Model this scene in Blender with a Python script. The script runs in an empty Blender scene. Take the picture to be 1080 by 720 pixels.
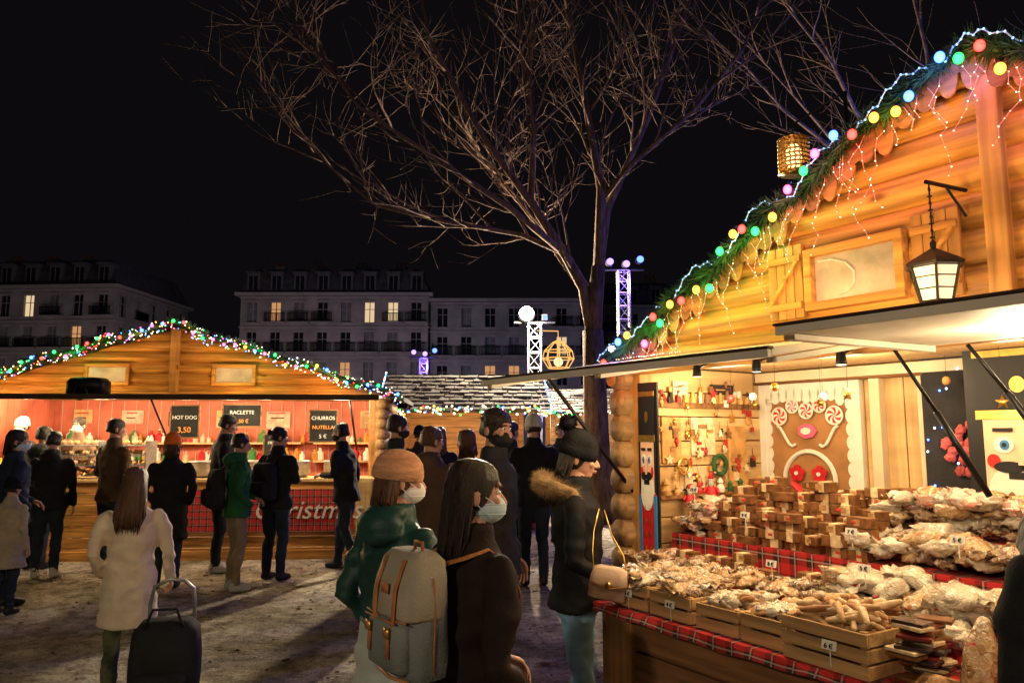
import bpy, bmesh, math, random
from mathutils import Vector, Matrix, noise
from mathutils.bvhtree import BVHTree
random.seed(7)
R=random.random
U=random.uniform
D2R=math.radians
scene=bpy.context.scene
COL=scene.collection

# ------------------------------------------------------------------ materials
def M(name,col,rough=.7,var=.25,scale=6,bump=.25,bscale=50,metal=0,spec=.3,stretch=(1,1,1),bdist=.01,coat=0,emi=0,alpha=0):
    m=bpy.data.materials.new(name); m.use_nodes=True
    nt=m.node_tree; N=nt.nodes; L=nt.links
    b=N['Principled BSDF']
    b.inputs['Roughness'].default_value=rough; b.inputs['Metallic'].default_value=metal
    b.inputs['Specular IOR Level'].default_value=spec
    b.inputs['Coat Weight'].default_value=coat
    tc=N.new('ShaderNodeTexCoord'); mp=N.new('ShaderNodeMapping'); mp.inputs['Scale'].default_value=stretch
    L.new(tc.outputs['Object'],mp.inputs['Vector'])
    n=N.new('ShaderNodeTexNoise'); n.inputs['Scale'].default_value=scale; n.inputs['Detail'].default_value=6
    L.new(mp.outputs[0],n.inputs['Vector'])
    r=N.new('ShaderNodeValToRGB')
    r.color_ramp.elements[0].position=.3; r.color_ramp.elements[1].position=.7
    r.color_ramp.elements[0].color=(*[c*(1-var) for c in col],1)
    r.color_ramp.elements[1].color=(*[min(1,c*(1+var)) for c in col],1)
    L.new(n.outputs['Fac'],r.inputs[0]); L.new(r.outputs[0],b.inputs['Base Color'])
    if emi:
        L.new(r.outputs[0],b.inputs['Emission Color']); b.inputs['Emission Strength'].default_value=emi
        m.cycles.emission_sampling='NONE'
    if bump:
        n2=N.new('ShaderNodeTexNoise'); n2.inputs['Scale'].default_value=bscale; n2.inputs['Detail'].default_value=4
        L.new(mp.outputs[0],n2.inputs['Vector'])
        bp=N.new('ShaderNodeBump'); bp.inputs['Strength'].default_value=bump; bp.inputs['Distance'].default_value=bdist
        L.new(n2.outputs['Fac'],bp.inputs['Height']); L.new(bp.outputs[0],b.inputs['Normal'])
    return m
def WOOD(name,col,grain='x',rough=.55,var=.35,knots=True,b1=.4):
    m=bpy.data.materials.new(name); m.use_nodes=True
    nt=m.node_tree; N=nt.nodes; L=nt.links; b=N['Principled BSDF']; b.inputs['Roughness'].default_value=rough; b.inputs['Specular IOR Level'].default_value=.3
    tc=N.new('ShaderNodeTexCoord')
    def noi(st,sc,det=5,dist=0):
        mp=N.new('ShaderNodeMapping'); mp.inputs['Scale'].default_value=st; L.new(tc.outputs['Object'],mp.inputs['Vector'])
        n=N.new('ShaderNodeTexNoise'); n.inputs['Scale'].default_value=sc; n.inputs['Detail'].default_value=det; n.inputs['Distortion'].default_value=dist; L.new(mp.outputs[0],n.inputs['Vector']); return n
    g={'x':(.5,9,9),'z':(9,9,.5),'y':(9,.5,9)}[grain]
    n1=noi(g,3.2,7,.4); n2=noi((1,1,5),1.1,3)
    def ramp(a,pa,c,pb):
        r=N.new('ShaderNodeValToRGB'); r.color_ramp.elements[0].position=pa; r.color_ramp.elements[1].position=pb; r.color_ramp.elements[0].color=(*a,1); r.color_ramp.elements[1].color=(*c,1); return r
    r1=ramp([c*(1-var) for c in col],.32,[min(1,c*(1+var*.7)) for c in col],.66); L.new(n1.outputs[0],r1.inputs[0])
    r2=ramp((.72,.66,.6),.35,(1.1,1.08,1.05),.65); L.new(n2.outputs[0],r2.inputs[0])
    mx=N.new('ShaderNodeMix'); mx.data_type='RGBA'; mx.blend_type='MULTIPLY'; mx.inputs[0].default_value=1; L.new(r1.outputs[0],mx.inputs[6]); L.new(r2.outputs[0],mx.inputs[7])
    out=mx.outputs[2]
    if knots:
        mp=N.new('ShaderNodeMapping'); mp.inputs['Scale'].default_value={'x':(1.7,4,4),'z':(5,5,1.8),'y':(5,1.8,5)}[grain]; L.new(tc.outputs['Object'],mp.inputs['Vector'])
        v=N.new('ShaderNodeTexVoronoi'); v.inputs['Scale'].default_value=1.3; L.new(mp.outputs[0],v.inputs['Vector'])
        r3=ramp((.25,.16,.1),.05,(1,1,1),.13); L.new(v.outputs['Distance'],r3.inputs[0])
        m2=N.new('ShaderNodeMix'); m2.data_type='RGBA'; m2.blend_type='MULTIPLY'; m2.inputs[0].default_value=.85; L.new(out,m2.inputs[6]); L.new(r3.outputs[0],m2.inputs[7]); out=m2.outputs[2]
    L.new(out,b.inputs['Base Color'])
    bp=N.new('ShaderNodeBump'); bp.inputs['Strength'].default_value=b1; bp.inputs['Distance'].default_value=.008; L.new(n1.outputs[0],bp.inputs['Height']); L.new(bp.outputs[0],b.inputs['Normal'])
    return m
def EM(name,col,s,sample=False,glass=False):
    m=bpy.data.materials.new(name); m.use_nodes=True
    nt=m.node_tree; nt.nodes.clear()
    e=nt.nodes.new('ShaderNodeEmission'); o=nt.nodes.new('ShaderNodeOutputMaterial')
    e.inputs[0].default_value=(*col,1); e.inputs[1].default_value=s
    if glass:   # coloured glass bulb: hot core, deeper coloured rim
        lw=nt.nodes.new('ShaderNodeLayerWeight'); lw.inputs[0].default_value=.35
        r=nt.nodes.new('ShaderNodeMapRange'); r.inputs[1].default_value=0; r.inputs[2].default_value=.8; r.inputs[3].default_value=s*3.2; r.inputs[4].default_value=s*.22
        nt.links.new(lw.outputs['Facing'],r.inputs[0]); nt.links.new(r.outputs[0],e.inputs[1])
    nt.links.new(e.outputs[0],o.inputs[0])
    m.cycles.emission_sampling='AUTO' if sample else 'NONE'
    return m
def PLAID(name,k=9,base=(.5,.02,.02)):
    m=bpy.data.materials.new(name); m.use_nodes=True
    nt=m.node_tree; N=nt.nodes; L=nt.links; b=N['Principled BSDF']; b.inputs['Roughness'].default_value=.9
    tc=N.new('ShaderNodeTexCoord'); sp=N.new('ShaderNodeSeparateXYZ'); L.new(tc.outputs['Object'],sp.inputs[0])
    def mt(op,a,bb=None):
        n=N.new('ShaderNodeMath'); n.operation=op
        for i,q in enumerate([a,bb]):
            if q is None: continue
            if isinstance(q,(int,float)): n.inputs[i].default_value=q
            else: L.new(q,n.inputs[i])
        return n.outputs[0]
    yz=mt('ADD',sp.outputs[1],sp.outputs[2])
    def stripe(c,kk,w): return mt('LESS_THAN',mt('FRACT',mt('MULTIPLY',c,kk)),w)
    a=stripe(sp.outputs[0],k,.45); c=stripe(yz,k,.45)
    dark=mt('MULTIPLY',mt('ADD',a,c),.5)
    a2=stripe(mt('ADD',sp.outputs[0],.72/k),k,.07); c2=stripe(mt('ADD',yz,.72/k),k,.07)
    lt=mt('MULTIPLY',mt('MAXIMUM',a2,c2),.4)
    x1=N.new('ShaderNodeMix'); x1.data_type='RGBA'; L.new(dark,x1.inputs[0]); x1.inputs[6].default_value=(*base,1); x1.inputs[7].default_value=(base[0]*.08,base[1]*.08+.004,base[2]*.08+.004,1)
    x2=N.new('ShaderNodeMix'); x2.data_type='RGBA'; L.new(lt,x2.inputs[0]); L.new(x1.outputs[2],x2.inputs[6]); x2.inputs[7].default_value=(.6,.55,.5,1)
    L.new(x2.outputs[2],b.inputs['Base Color'])
    return m
wood_orange=WOOD('pine_log_wood',(.56,.29,.08),'x',.5,.45)
wood_post=WOOD('pine_post_wood',(.5,.27,.09),'z',.5,.35)
wood_light=WOOD('pale_pine_boards',(.6,.42,.21),'z',.6,.22)
wood_sidel=WOOD('pale_pine_wall_boards',(.6,.42,.21),'y',.6,.22)
wood_brown=WOOD('brown_stained_wood',(.24,.12,.05),'x',.6,.45)
wood_logend=WOOD('honey_log_wood',(.4,.24,.11),'y',.6,.35)
wood_crate=WOOD('rough_crate_wood',(.5,.32,.15),'x',.75,.35)
wood_dark=M('dark_wood',(.05,.025,.015),.6,.3,5,.3,30)
white_paint=M('white_paint',(.72,.7,.66),.5,.08,8,.1,60)
awning_mat=M('awning_panel_cream',(.62,.57,.49),.6,.2,3,.15,40)
roof_felt=M('dark_roof_felt',(.03,.03,.035),.9,.4,8,.4,60)
black_metal=M('black_metal',(.015,.015,.017),.4,.3,20,.1,80,metal=.6)
grey_metal=M('galvanised_metal',(.35,.35,.37),.4,.2,20,.1,80,metal=.8)
gold=M('brass_gold',(.7,.45,.12),.3,.2,20,.1,60,metal=.9)
fir=M('fir_garland_needles',(.03,.1,.035),.8,.5,20,0)
plaid=PLAID('red_tartan_cloth',11)
plaid_s=PLAID('red_tartan_small',18)
red_wall=M('red_painted_panel',(.5,.13,.08),.6,.35,2.5,.1,30)
board_black=M('chalk_board',(.012,.012,.012),.8,.5,10,.1,60)
chalk=M('chalk_white',(.7,.7,.66),.9,.3,30,0,emi=.12)
chalk_o=M('chalk_orange',(.8,.32,.08),.9,.2,30,0,emi=.12)
skin=M('skin',(.5,.27,.19),.55,.08,12,.08,120,bdist=.002)
eye_w=M('eye_white',(.8,.78,.75),.2,.02,8,0); iris=M('eye_iris',(.03,.02,.015),.2,.1,8,0)
lips=M('lips',(.4,.12,.1),.5,.1,8,0)
hair_dk=M('dark_hair',(.02,.012,.009),.42,.6,5,1,30,spec=.4,stretch=(12,12,.6))
hair_br=M('brown_hair',(.1,.045,.022),.45,.5,5,1,30,spec=.4,stretch=(12,12,.6))
mask_b=M('surgical_mask_blue',(.5,.66,.75),.8,.05,8,.15,90); mask_k=M('black_mask',(.02,.02,.022),.8,.1,8,.1,90)
mask_w=M('white_mask',(.75,.75,.75),.8,.05,8,.1,90)
def cloth(n,c,var=.25,rough=.9,b=.5): return M(n,c,rough,var,7,b,140,bdist=.004,spec=.15 if rough>.7 else .3)
blk=cloth('black_coat_cloth',(.016,.016,.019)); blk2=cloth('charcoal_cloth',(.03,.03,.034)); navy=cloth('navy_cloth',(.02,.03,.06))
blkn=cloth('black_puffer_nylon',(.011,.011,.014),rough=.72,b=.3)
brn=cloth('brown_jacket_cloth',(.09,.055,.035)); grn=cloth('green_jacket_cloth',(.02,.1,.04)); tan=cloth('tan_trousers_cloth',(.25,.19,.12))
jean=cloth('blue_denim',(.2,.38,.6),.35); djean=cloth('dark_denim',(.02,.028,.045)); teal=cloth('teal_puffer_nylon',(.012,.055,.05),rough=.5); whitec=cloth('white_wool_coat',(.6,.51,.4),.14)
offw=cloth('off_white_nylon',(.45,.52,.52),.1,.5); beige=cloth('beige_coat_cloth',(.38,.32,.24),.15); dred=cloth('wine_jacket_cloth',(.1,.02,.02)); plumb=cloth('dark_brown_coat',(.02,.013,.012),rough=.85)
apron=cloth('vendor_brown_sweater',(.14,.09,.06))
camo=M('camouflage_leggings',(.07,.08,.04),.8,.8,14,.3,60); shoe_k=M('black_shoe_leather',(.012,.012,.012),.45,.3,9,.2,60); shoe_w=M('white_sneaker',(.45,.45,.43),.6,.2,9,.2,60)
knit_o=M('peach_knit_wool',(.6,.31,.18),.9,.3,9,.9,40,stretch=(1,1,5)); knit_or=M('orange_knit',(.75,.16,.02),.9,.2,9,.7,60); knit_k=M('black_knit_wool',(.01,.01,.012),.98,.4,9,.5,70,spec=.08)
knit_w=M('white_knit_wool',(.5,.5,.48),.95,.2,9,.8,60); fur_m=M('tan_fur_trim',(.42,.28,.15),.9,.5,30,0)
canvas=M('grey_canvas_backpack',(.18,.21,.22),.9,.25,6,.5,160,spec=.1); canvas2=M('cream_canvas_flap',(.34,.31,.25),.9,.22,6,.5,160,spec=.1)
leather=M('tan_leather_strap',(.42,.17,.06),.5,.25,14,.3,80); bagm=M('blush_leather_handbag',(.6,.42,.32),.45,.1,9,.2,60)
scarfm=PLAID('grey_check_scarf',24,(.3,.3,.31))
BC=[EM('bulb_red',(1,.04,.03),3.2,glass=True),EM('bulb_green',(.03,1,.12),2.2,glass=True),EM('bulb_blue',(.05,.16,1),4.5,glass=True),EM('bulb_amber',(1,.36,.03),3.2,glass=True),EM('bulb_pink',(1,.08,.28),3.2,glass=True)]
bulb_ww=EM('fairy_light_warm_white',(1,.72,.4),6)
bulb_w2=EM('fairy_light_cool',(.6,.75,1),5)
lampglass=EM('lamp_glass_warm',(1,.8,.55),5)

# ------------------------------------------------------------------ mesh builder
class MB:
    def __init__(s): s.v=[];s.f=[];s.m=[];s.M=Matrix.Identity(4)
    def add(s,vs,fs,mi=0,X=None):
        T=s.M if X is None else s.M@X
        o=len(s.v); s.v+=[T@Vector(v) for v in vs]; s.f+=[tuple(o+i for i in f) for f in fs]; s.m+=[mi]*len(fs)
    def box(s,c,d,mi=0,X=None):
        x,y,z=[q/2 for q in d]; cx,cy,cz=c
        vs=[(cx+i*x,cy+j*y,cz+k*z) for i in(-1,1) for j in(-1,1) for k in(-1,1)]
        s.add(vs,[(0,1,3,2),(4,6,7,5),(0,4,5,1),(2,3,7,6),(0,2,6,4),(1,5,7,3)],mi,X)
    def quad(s,a,b,c,d,mi=0): s.add([a,b,c,d],[(0,1,2,3)],mi)
    def rings(s,rs,mi=0,cap=True,X=None):
        n=len(rs[0]); vs=[p for r in rs for p in r]; fs=[]
        for i in range(len(rs)-1):
            for j in range(n):
                k=(j+1)%n; fs.append((i*n+j,i*n+k,(i+1)*n+k,(i+1)*n+j))
        if cap:
            fs.append(tuple(range(n-1,-1,-1))); fs.append(tuple((len(rs)-1)*n+j for j in range(n)))
        s.add(vs,fs,mi,X)
    def tube(s,pts,rad,n=8,mi=0,X=None,rnd=False,sq=1.0,up=None):
        P=[Vector(p) for p in pts]
        if not isinstance(rad,(list,tuple)): rad=[rad]*len(P)
        rad=list(rad)
        if rnd:
            d0=(P[0]-P[1]).normalized(); d1=(P[-1]-P[-2]).normalized()
            P=[P[0]+d0*rad[0]*.9,P[0]+d0*rad[0]*.6]+P+[P[-1]+d1*rad[-1]*.6,P[-1]+d1*rad[-1]*.9]
            rad=[rad[0]*.3,rad[0]*.78]+rad+[rad[-1]*.78,rad[-1]*.3]
        rs=[]; u=None
        for i,p in enumerate(P):
            a=P[max(0,i-1)]; b=P[min(len(P)-1,i+1)]; d=(b-a)
            if d.length<1e-9: d=Vector((0,0,1))
            d.normalize()
            if up is not None:
                uu=Vector(up); u=(uu-d*uu.dot(d)).normalized()
            elif u is None:
                u=d.orthogonal().normalized()
            else:
                u=(u-d*u.dot(d)); u=u.normalized() if u.length>1e-6 else d.orthogonal().normalized()
            w=d.cross(u)
            rs.append([p+(u*math.cos(2*math.pi*j/n)+w*sq*math.sin(2*math.pi*j/n))*rad[i] for j in range(n)])
        s.rings(rs,mi,True,X)
    def loft(s,rg,mi=0,n=20,p=2.0,X=None,disp=None):
        rs=[]
        for (cx,cy,z,a,b) in rg:
            r=[]
            for j in range(n):
                t=2*math.pi*j/n; c,q=math.cos(t),math.sin(t)
                k=1 if disp is None else 1+disp(t,z)
                r.append((cx+k*a*math.copysign(abs(c)**(2/p),c),cy+k*b*math.copysign(abs(q)**(2/p),q),z))
            rs.append(r)
        s.rings(rs,mi,True,X)
    def ell(s,c,r,mi=0,n=12,m=8,X=None,nz=0,nf=10):
        if not isinstance(r,(list,tuple)): r=(r,r,r)
        rs=[]
        for i in range(m+1):
            ph=-math.pi/2+math.pi*(i+ (.02 if i==0 else -.02 if i==m else 0))/m
            row=[]
            for j in range(n):
                t=2*math.pi*j/n
                d=Vector((math.cos(ph)*math.cos(t),math.cos(ph)*math.sin(t),math.sin(ph)))
                k=1
                if nz: k=1+nz*noise.noise(d*2.2+Vector(c)*nf)
                row.append((c[0]+r[0]*d.x*k,c[1]+r[1]*d.y*k,c[2]+r[2]*d.z*k))
            rs.append(row)
        s.rings(rs,mi,True,X)
    def lathe(s,prof,c=(0,0,0),n=20,mi=0,X=None):
        s.rings([[(c[0]+r*math.cos(2*math.pi*j/n),c[1]+r*math.sin(2*math.pi*j/n),c[2]+z) for j in range(n)] for r,z in prof],mi,True,X)
    def torus(s,c,Rr,r,mi=0,n=20,m=8,X=None,ry=None):
        ry=ry or Rr
        vs=[];fs=[]
        for i in range(n):
            t=2*math.pi*i/n
            for j in range(m):
                q=2*math.pi*j/m
                vs.append((c[0]+(Rr+r*math.cos(q))*math.cos(t),c[1]+(ry+r*math.cos(q))*math.sin(t),c[2]+r*math.sin(q)))
        for i in range(n):
            for j in range(m):
                fs.append((i*m+j,((i+1)%n)*m+j,((i+1)%n)*m+(j+1)%m,i*m+(j+1)%m))
        s.add(vs,fs,mi,X)
    def disc(s,c,r,th=.01,mi=0,n=20,X=None,rz=None):
        rz=rz or r
        s.rings([[(c[0]+r*math.cos(2*math.pi*j/n),yy,c[2]+rz*math.sin(2*math.pi*j/n)) for j in range(n)] for yy in (c[1]-th,c[1])],mi,True,X)
    def obj(s,name,mats,parent=None,smooth=False,bevel=0,mw=None):
        me=bpy.data.meshes.new(name); me.from_pydata([tuple(v) for v in s.v],[],s.f); 
        for m in mats: me.materials.append(m)
        me.polygons.foreach_set('material_index',s.m)
        me.polygons.foreach_set('use_smooth',[smooth]*len(s.f))
        me.update()
        ob=bpy.data.objects.new(name,me); COL.objects.link(ob)
        if parent: ob.parent=parent
        if mw is not None: ob.matrix_world=mw
        if bevel:
            b=ob.modifiers.new('bevel','BEVEL'); b.width=bevel; b.segments=2; b.limit_method='ANGLE'
        return ob
def E(name,loc=(0,0,0),rz=0,parent=None):
    e=bpy.data.objects.new(name,None); COL.objects.link(e); e.empty_display_size=.2
    e.location=loc; e.rotation_euler=(0,0,D2R(rz))
    if parent: e.parent=parent
    return e
def light(name,loc,power,col=(1,.8,.6),size=.05,parent=None,typ='POINT',rot=None,spot=None):
    l=bpy.data.lights.new(name,typ); l.energy=power; l.color=col
    if typ=='AREA': l.size=size
    else: l.shadow_soft_size=size
    if spot: l.spot_size=D2R(spot); l.spot_blend=.5
    o=bpy.data.objects.new(name,l); COL.objects.link(o); o.location=loc
    if rot: o.rotation_euler=rot
    if parent: o.parent=parent
    return o
def text(name,body,loc,size,mat,parent,rot=(D2R(90),0,0),align='CENTER',shear=0):
    c=bpy.data.curves.new(name,'FONT'); c.body=body; c.size=size; c.align_x=align; c.extrude=.002; c.shear=shear
    c.materials.append(mat)
    o=bpy.data.objects.new(name,c); COL.objects.link(o); o.location=loc; o.rotation_euler=rot; o.parent=parent
    return o
def RX(a): return Matrix.Rotation(a,4,'X')
def RY(a): return Matrix.Rotation(a,4,'Y')
def RZ(a): return Matrix.Rotation(a,4,'Z')
T=Matrix.Translation

def needles(mb,path,rad,per_m,ln,mi=0):
    for a,b in zip(path[:-1],path[1:]):
        a=Vector(a);b=Vector(b);d=b-a;L=d.length;dn=d.normalized()
        for _ in range(int(L*per_m)):
            p=a+d*R(); v=Vector((U(-1,1),U(-1,1),U(-1,1))); v=(v-dn*v.dot(dn)*.6).normalized()
            side=v.cross(dn).normalized()*ln*.07
            q=p+v*rad*U(.2,.5)
            mb.add([q-side,q+side,q+v*ln*U(.6,1.2)+Vector((0,0,-ln*.2))],[(0,1,2)],mi)
def path_at(path,f):
    Ls=[(Vector(b)-Vector(a)).length for a,b in zip(path[:-1],path[1:])]; t=f*sum(Ls)
    for i,l in enumerate(Ls):
        if t<=l or i==len(Ls)-1: return Vector(path[i]).lerp(Vector(path[i+1]),min(1,t/l))
        t-=l

def gable(mb,W,z0,ze,zr,y,course,mi,bulge=.03):
    xc=W/2; sl=(zr-ze)/xc; z=z0
    while z<zr-.01:
        h=min(course,zr-z)
        for j in range(8):
            za=z+h*j/8; zb=z+h*(j+1)/8
            ba=y-bulge*math.sin(math.pi*j/8)**.7-.004; bb=y-bulge*max(0,math.sin(math.pi*(j+1)/8))**.7-.004
            wa=min(xc,(zr-za)/sl); wb=min(xc,max(0,(zr-zb)/sl))
            mb.quad((xc-wa,ba,za),(xc+wa,ba,za),(xc+wb,bb,zb),(xc-wb,bb,zb),mi)
        z+=course

# =================================================================== NEAR BOOTH
BO=Vector((.68,4.25,0)); BR=D2R(-56.8)
BM=T(BO)@RZ(BR)
nb=E('wooden_market_chalet',BO,-56.8)
W=3.84; xc=1.92; zr=3.02; ze=2.03
rf=lambda x: zr-(zr-ze)/xc*abs(x-xc)
mb=MB(); gable(mb,W,1.99,ze,zr,0,.135,0,.042)
mb.obj('log_gable',[wood_orange],nb,True)
mb=MB()
mb.box((xc,-.02,2.0),(W,.06,.07),0); mb.box((2.0,-.075,2.5),(.075,.05,.95),1)
mb.box((.05,.03,1.0),(.1,.1,1.98),1); mb.box((W-.05,.03,1.0),(.1,.1,1.98),1)
mb.obj('frame_beams',[wood_orange,wood_post],nb,False,.008)
mb=MB()
for k in range(14):
    z=.07+.145*k
    mb.tube([(-.03,-.07,z),(-.03,2.1,z)],.078,14,0); mb.tube([(W+.03,-.07,z),(W+.03,2.1,z)],.078,14,0)
    mb.tube([(-.1,2.03,z),(W+.1,2.03,z)],.078,8,0)
mb.obj('log_side_walls',[wood_logend],nb,True)
mb=MB()
for k in range(14):
    z0=.03+.142*k
    mb.box((.075,.56,z0+.07),(.02,.96,.136))
mb.obj('side_wall_boards',[wood_sidel],nb,False,.004)
mb=MB()
x=.1
while x<W-.1:
    mb.box((x+.056,1.06,1.02),(.108,.02,2.02)); x+=.113
mb.box((xc,1.09,1.02),(W-.1,.02,2.03))
mb.box((xc,.52,2.03),(W-.16,1.1,.02))
mb.obj('rear_partition',[wood_light],nb,False,.003)
mb=MB()
for sgn in(-1,1):
    a=Vector((xc,0,zr+.03)); b=Vector((xc+sgn*(xc+.1),0,rf(0)-.02))
    vs=[]
    for yy in(-.1,2.2):
        for p in(a,b): 
            vs+= [(p.x,yy,p.z),(p.x,yy,p.z+.05)]
    mb.add(vs,[(0,1,3,2),(4,6,7,5),(0,2,6,4),(1,5,7,3),(2,3,7,6),(0,4,5,1)])
mb.obj('roof',[roof_felt],nb)
mb=MB()
for sgn in(-1,1):
    a=(xc,-.1,zr+.0); b=(xc+sgn*(xc+.1),-.1,rf(0)-.05)
    mb.tube([a,b],.055,4,0,up=(0,0,1),sq=.3)
    n=24
    for i in range(n):
        f=(i+.5)/n; px=a[0]+(b[0]-a[0])*f; pz=a[2]+(b[2]-a[2])*f
        mb.disc((px,-.088,pz-.04-.01*(i%2)),.038,.014,0 if i%3==1 else 1,14,rz=.05+.03*(i%3==0))
mb.obj('scalloped_verge',[wood_brown,WOOD('verge_pine',(.36,.19,.07),'x')],nb,False,.004)
mb=MB()
def frame(mb,x0,x1,z0,z1,y,w,d,mi):
    mb.box(((x0+x1)/2,y,z0-w/2),(x1-x0+2*w,d,w),mi); mb.box(((x0+x1)/2,y,z1+w/2),(x1-x0+2*w,d,w),mi)
    mb.box((x0-w/2,y,(z0+z1)/2),(w,d,z1-z0),mi); mb.box((x1+w/2,y,(z0+z1)/2),(w,d,z1-z0),mi)
frame(mb,1.26,1.63,2.2,2.4,-.07,.035,.05,0)
mb.box((1.445,-.056,2.3),(.37,.01,.2),1)
mb.tube([(1.28,-.066,2.38),(1.35,-.07,2.375),(1.41,-.07,2.35),(1.445,-.07,2.31),(1.445,-.07,2.26),(1.42,-.07,2.23),(1.37,-.066,2.22)],.005,6,4)
for x0 in(1.03,1.69):
    for k in range(4): mb.box((x0+.022+k*.045,-.065,2.31),(.042,.02,.33),3)
    mb.box((x0+.09,-.082,2.2),(.17,.015,.03),0); mb.box((x0+.09,-.082,2.41),(.17,.015,.03),0)
    mb.tube([(x0+.02,-.084,2.22),(x0+.16,-.084,2.4)],.012,4,0)
mb.obj('gable_window',[wood_orange,M('glowing_window_curtain',(.5,.42,.32),.35,.5,4,.3,12,emi=.18),black_metal,wood_post,white_paint],nb,False,.003)  # curtain is no lamp; a faint glow is put into its colour
mb=MB()
def panel(mb,x0,x1,y0,z0,y1,z1,th,mi):
    vs=[(x0,y0,z0),(x1,y0,z0),(x1,y1,z1),(x0,y1,z1),(x0,y0,z0+th),(x1,y0,z0+th),(x1,y1,z1+th),(x0,y1,z1+th)]
    mb.add(vs,[(0,3,2,1),(4,5,6,7),(0,1,5,4),(1,2,6,5),(2,3,7,6),(3,0,4,7)],mi)
PN=((-.05,1.7,2.02,1.885),(1.73,W,1.965,1.95))
for x0,x1,za,zb in PN:
    panel(mb,x0,x1,-.08,za,-.95,zb,.025,0)
    for x in(x0+.02,(x0+x1)/2,x1-.02):
        vs=[(x-.02,-.1,za-.025),(x+.02,-.1,za-.025),(x+.02,-.93,zb-.02),(x-.02,-.93,zb-.02),(x-.02,-.1,za-.002),(x+.02,-.1,za-.002),(x+.02,-.93,zb-.002),(x-.02,-.93,zb-.002)]
        mb.add(vs,[(0,3,2,1),(4,5,6,7),(0,1,5,4),(1,2,6,5),(2,3,7,6),(3,0,4,7)],0)
    mb.box(((x0+x1)/2,-.962,zb+.007),(x1-x0,.02,.026),0)
    mb.box(((x0+x1)/2,-.962,zb+.026),(x1-x0+.01,.03,.008),1)
mb.obj('awning_flaps',[awning_mat,wood_dark],nb,False,.002)
mb=MB()
mb.tube([(1.68,-.22,1.95),(1.78,-.1,1.68)],.007,8); mb.tube([(1.765,-.12,1.72),(1.87,.0,1.42)],.012,8)
mb.tube([(1.95,-.25,1.94),(2.03,-.15,1.76)],.007,8); mb.tube([(2.02,-.16,1.78),(2.12,-.02,1.52)],.012,8)
mb.tube([(.02,-.6,1.93),(.02,.0,1.3)],.011,8)
mb.obj('gas_struts',[black_metal],nb,True)
for i,x in enumerate((.62,.98,1.4,2.2,2.8)):
    mb=MB(); mb.lathe([(.008,.03),(.018,.027),(.021,-.012),(.024,-.025),(.0,-.022)],(x,-.12,1.945),14,0); mb.lathe([(.019,-.028),(.001,-.029)],(x,-.12,1.945),12,1)
    mb.tube([(x,-.12,1.96),(x,-.05,1.985)],.006,6,0)
    mb.obj('spot_fixture_%d'%i,[black_metal,lampglass],nb,True)
for i,(x,y,z,p) in enumerate(((.45,.3,1.88,14),(1.1,.35,1.9,18),(1.9,.3,1.9,18),(1.2,-.5,1.8,13),(2.2,-.45,1.85,13),(3.0,.3,1.9,14),(.4,-.5,1.8,9))):
    light('stall_lamp_%d'%i,(x,y,z),p,(1,.75,.42),.09,nb)
mb=MB()
mb.box((2.12,-.3,.835),(3.42,.62,.03),1)
for k in range(6): mb.box((2.12,-.535,.07+.135*k),(3.36,.03,.128),0)
for k in range(6): mb.box((.45,-.27,.07+.135*k),(.03,.5,.128),0)
mb.box((.5,-.545,.41),(.2,.05,.81),2)
mb.box((3.7,-.545,.41),(.2,.05,.81),2)
mb.obj('counter',[wood_brown,wood_light,wood_post],nb,False,.005)
mb=MB()
mb.box((2.12,-.3,.856),(3.46,.63,.01),0)
n=60
for i in range(n):
    x0=.4+3.45*i/n; x1=.4+3.45*(i+1)/n
    w0=.006*math.sin(i*1.3)+.006*math.sin(i*.37); w1=.006*math.sin((i+1)*1.3)+.006*math.sin((i+1)*.37)
    mb.add([(x0,-.617,.861),(x1,-.617,.861),(x1,-.628-w1,.822+w1),(x0,-.628-w0,.822+w0)],[(0,1,2,3)],0)
mb.box((1.9,.0,.9),(3.5,.3,.1),0); mb.box((1.9,.28,.99),(3.5,.26,.2),0); mb.box((1.9,.51,1.05),(3.5,.2,.3),0)
mb.box((.2,-.02,.85),(.35,.28,.1),1)
mb.obj('tartan_cover',[plaid,plaid_s],nb)
nutm=[M('nut_red',(.5,.02,.02),.5,.1,8,0),M('nut_black',(.012,.012,.015),.5,.1,8,0),M('nut_face',(.72,.46,.34),.6,.05,8,0),M('nut_white',(.75,.72,.66),.6,.1,20,0),M('nut_blue',(.05,.2,.5),.5,.1,8,0),gold]
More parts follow.
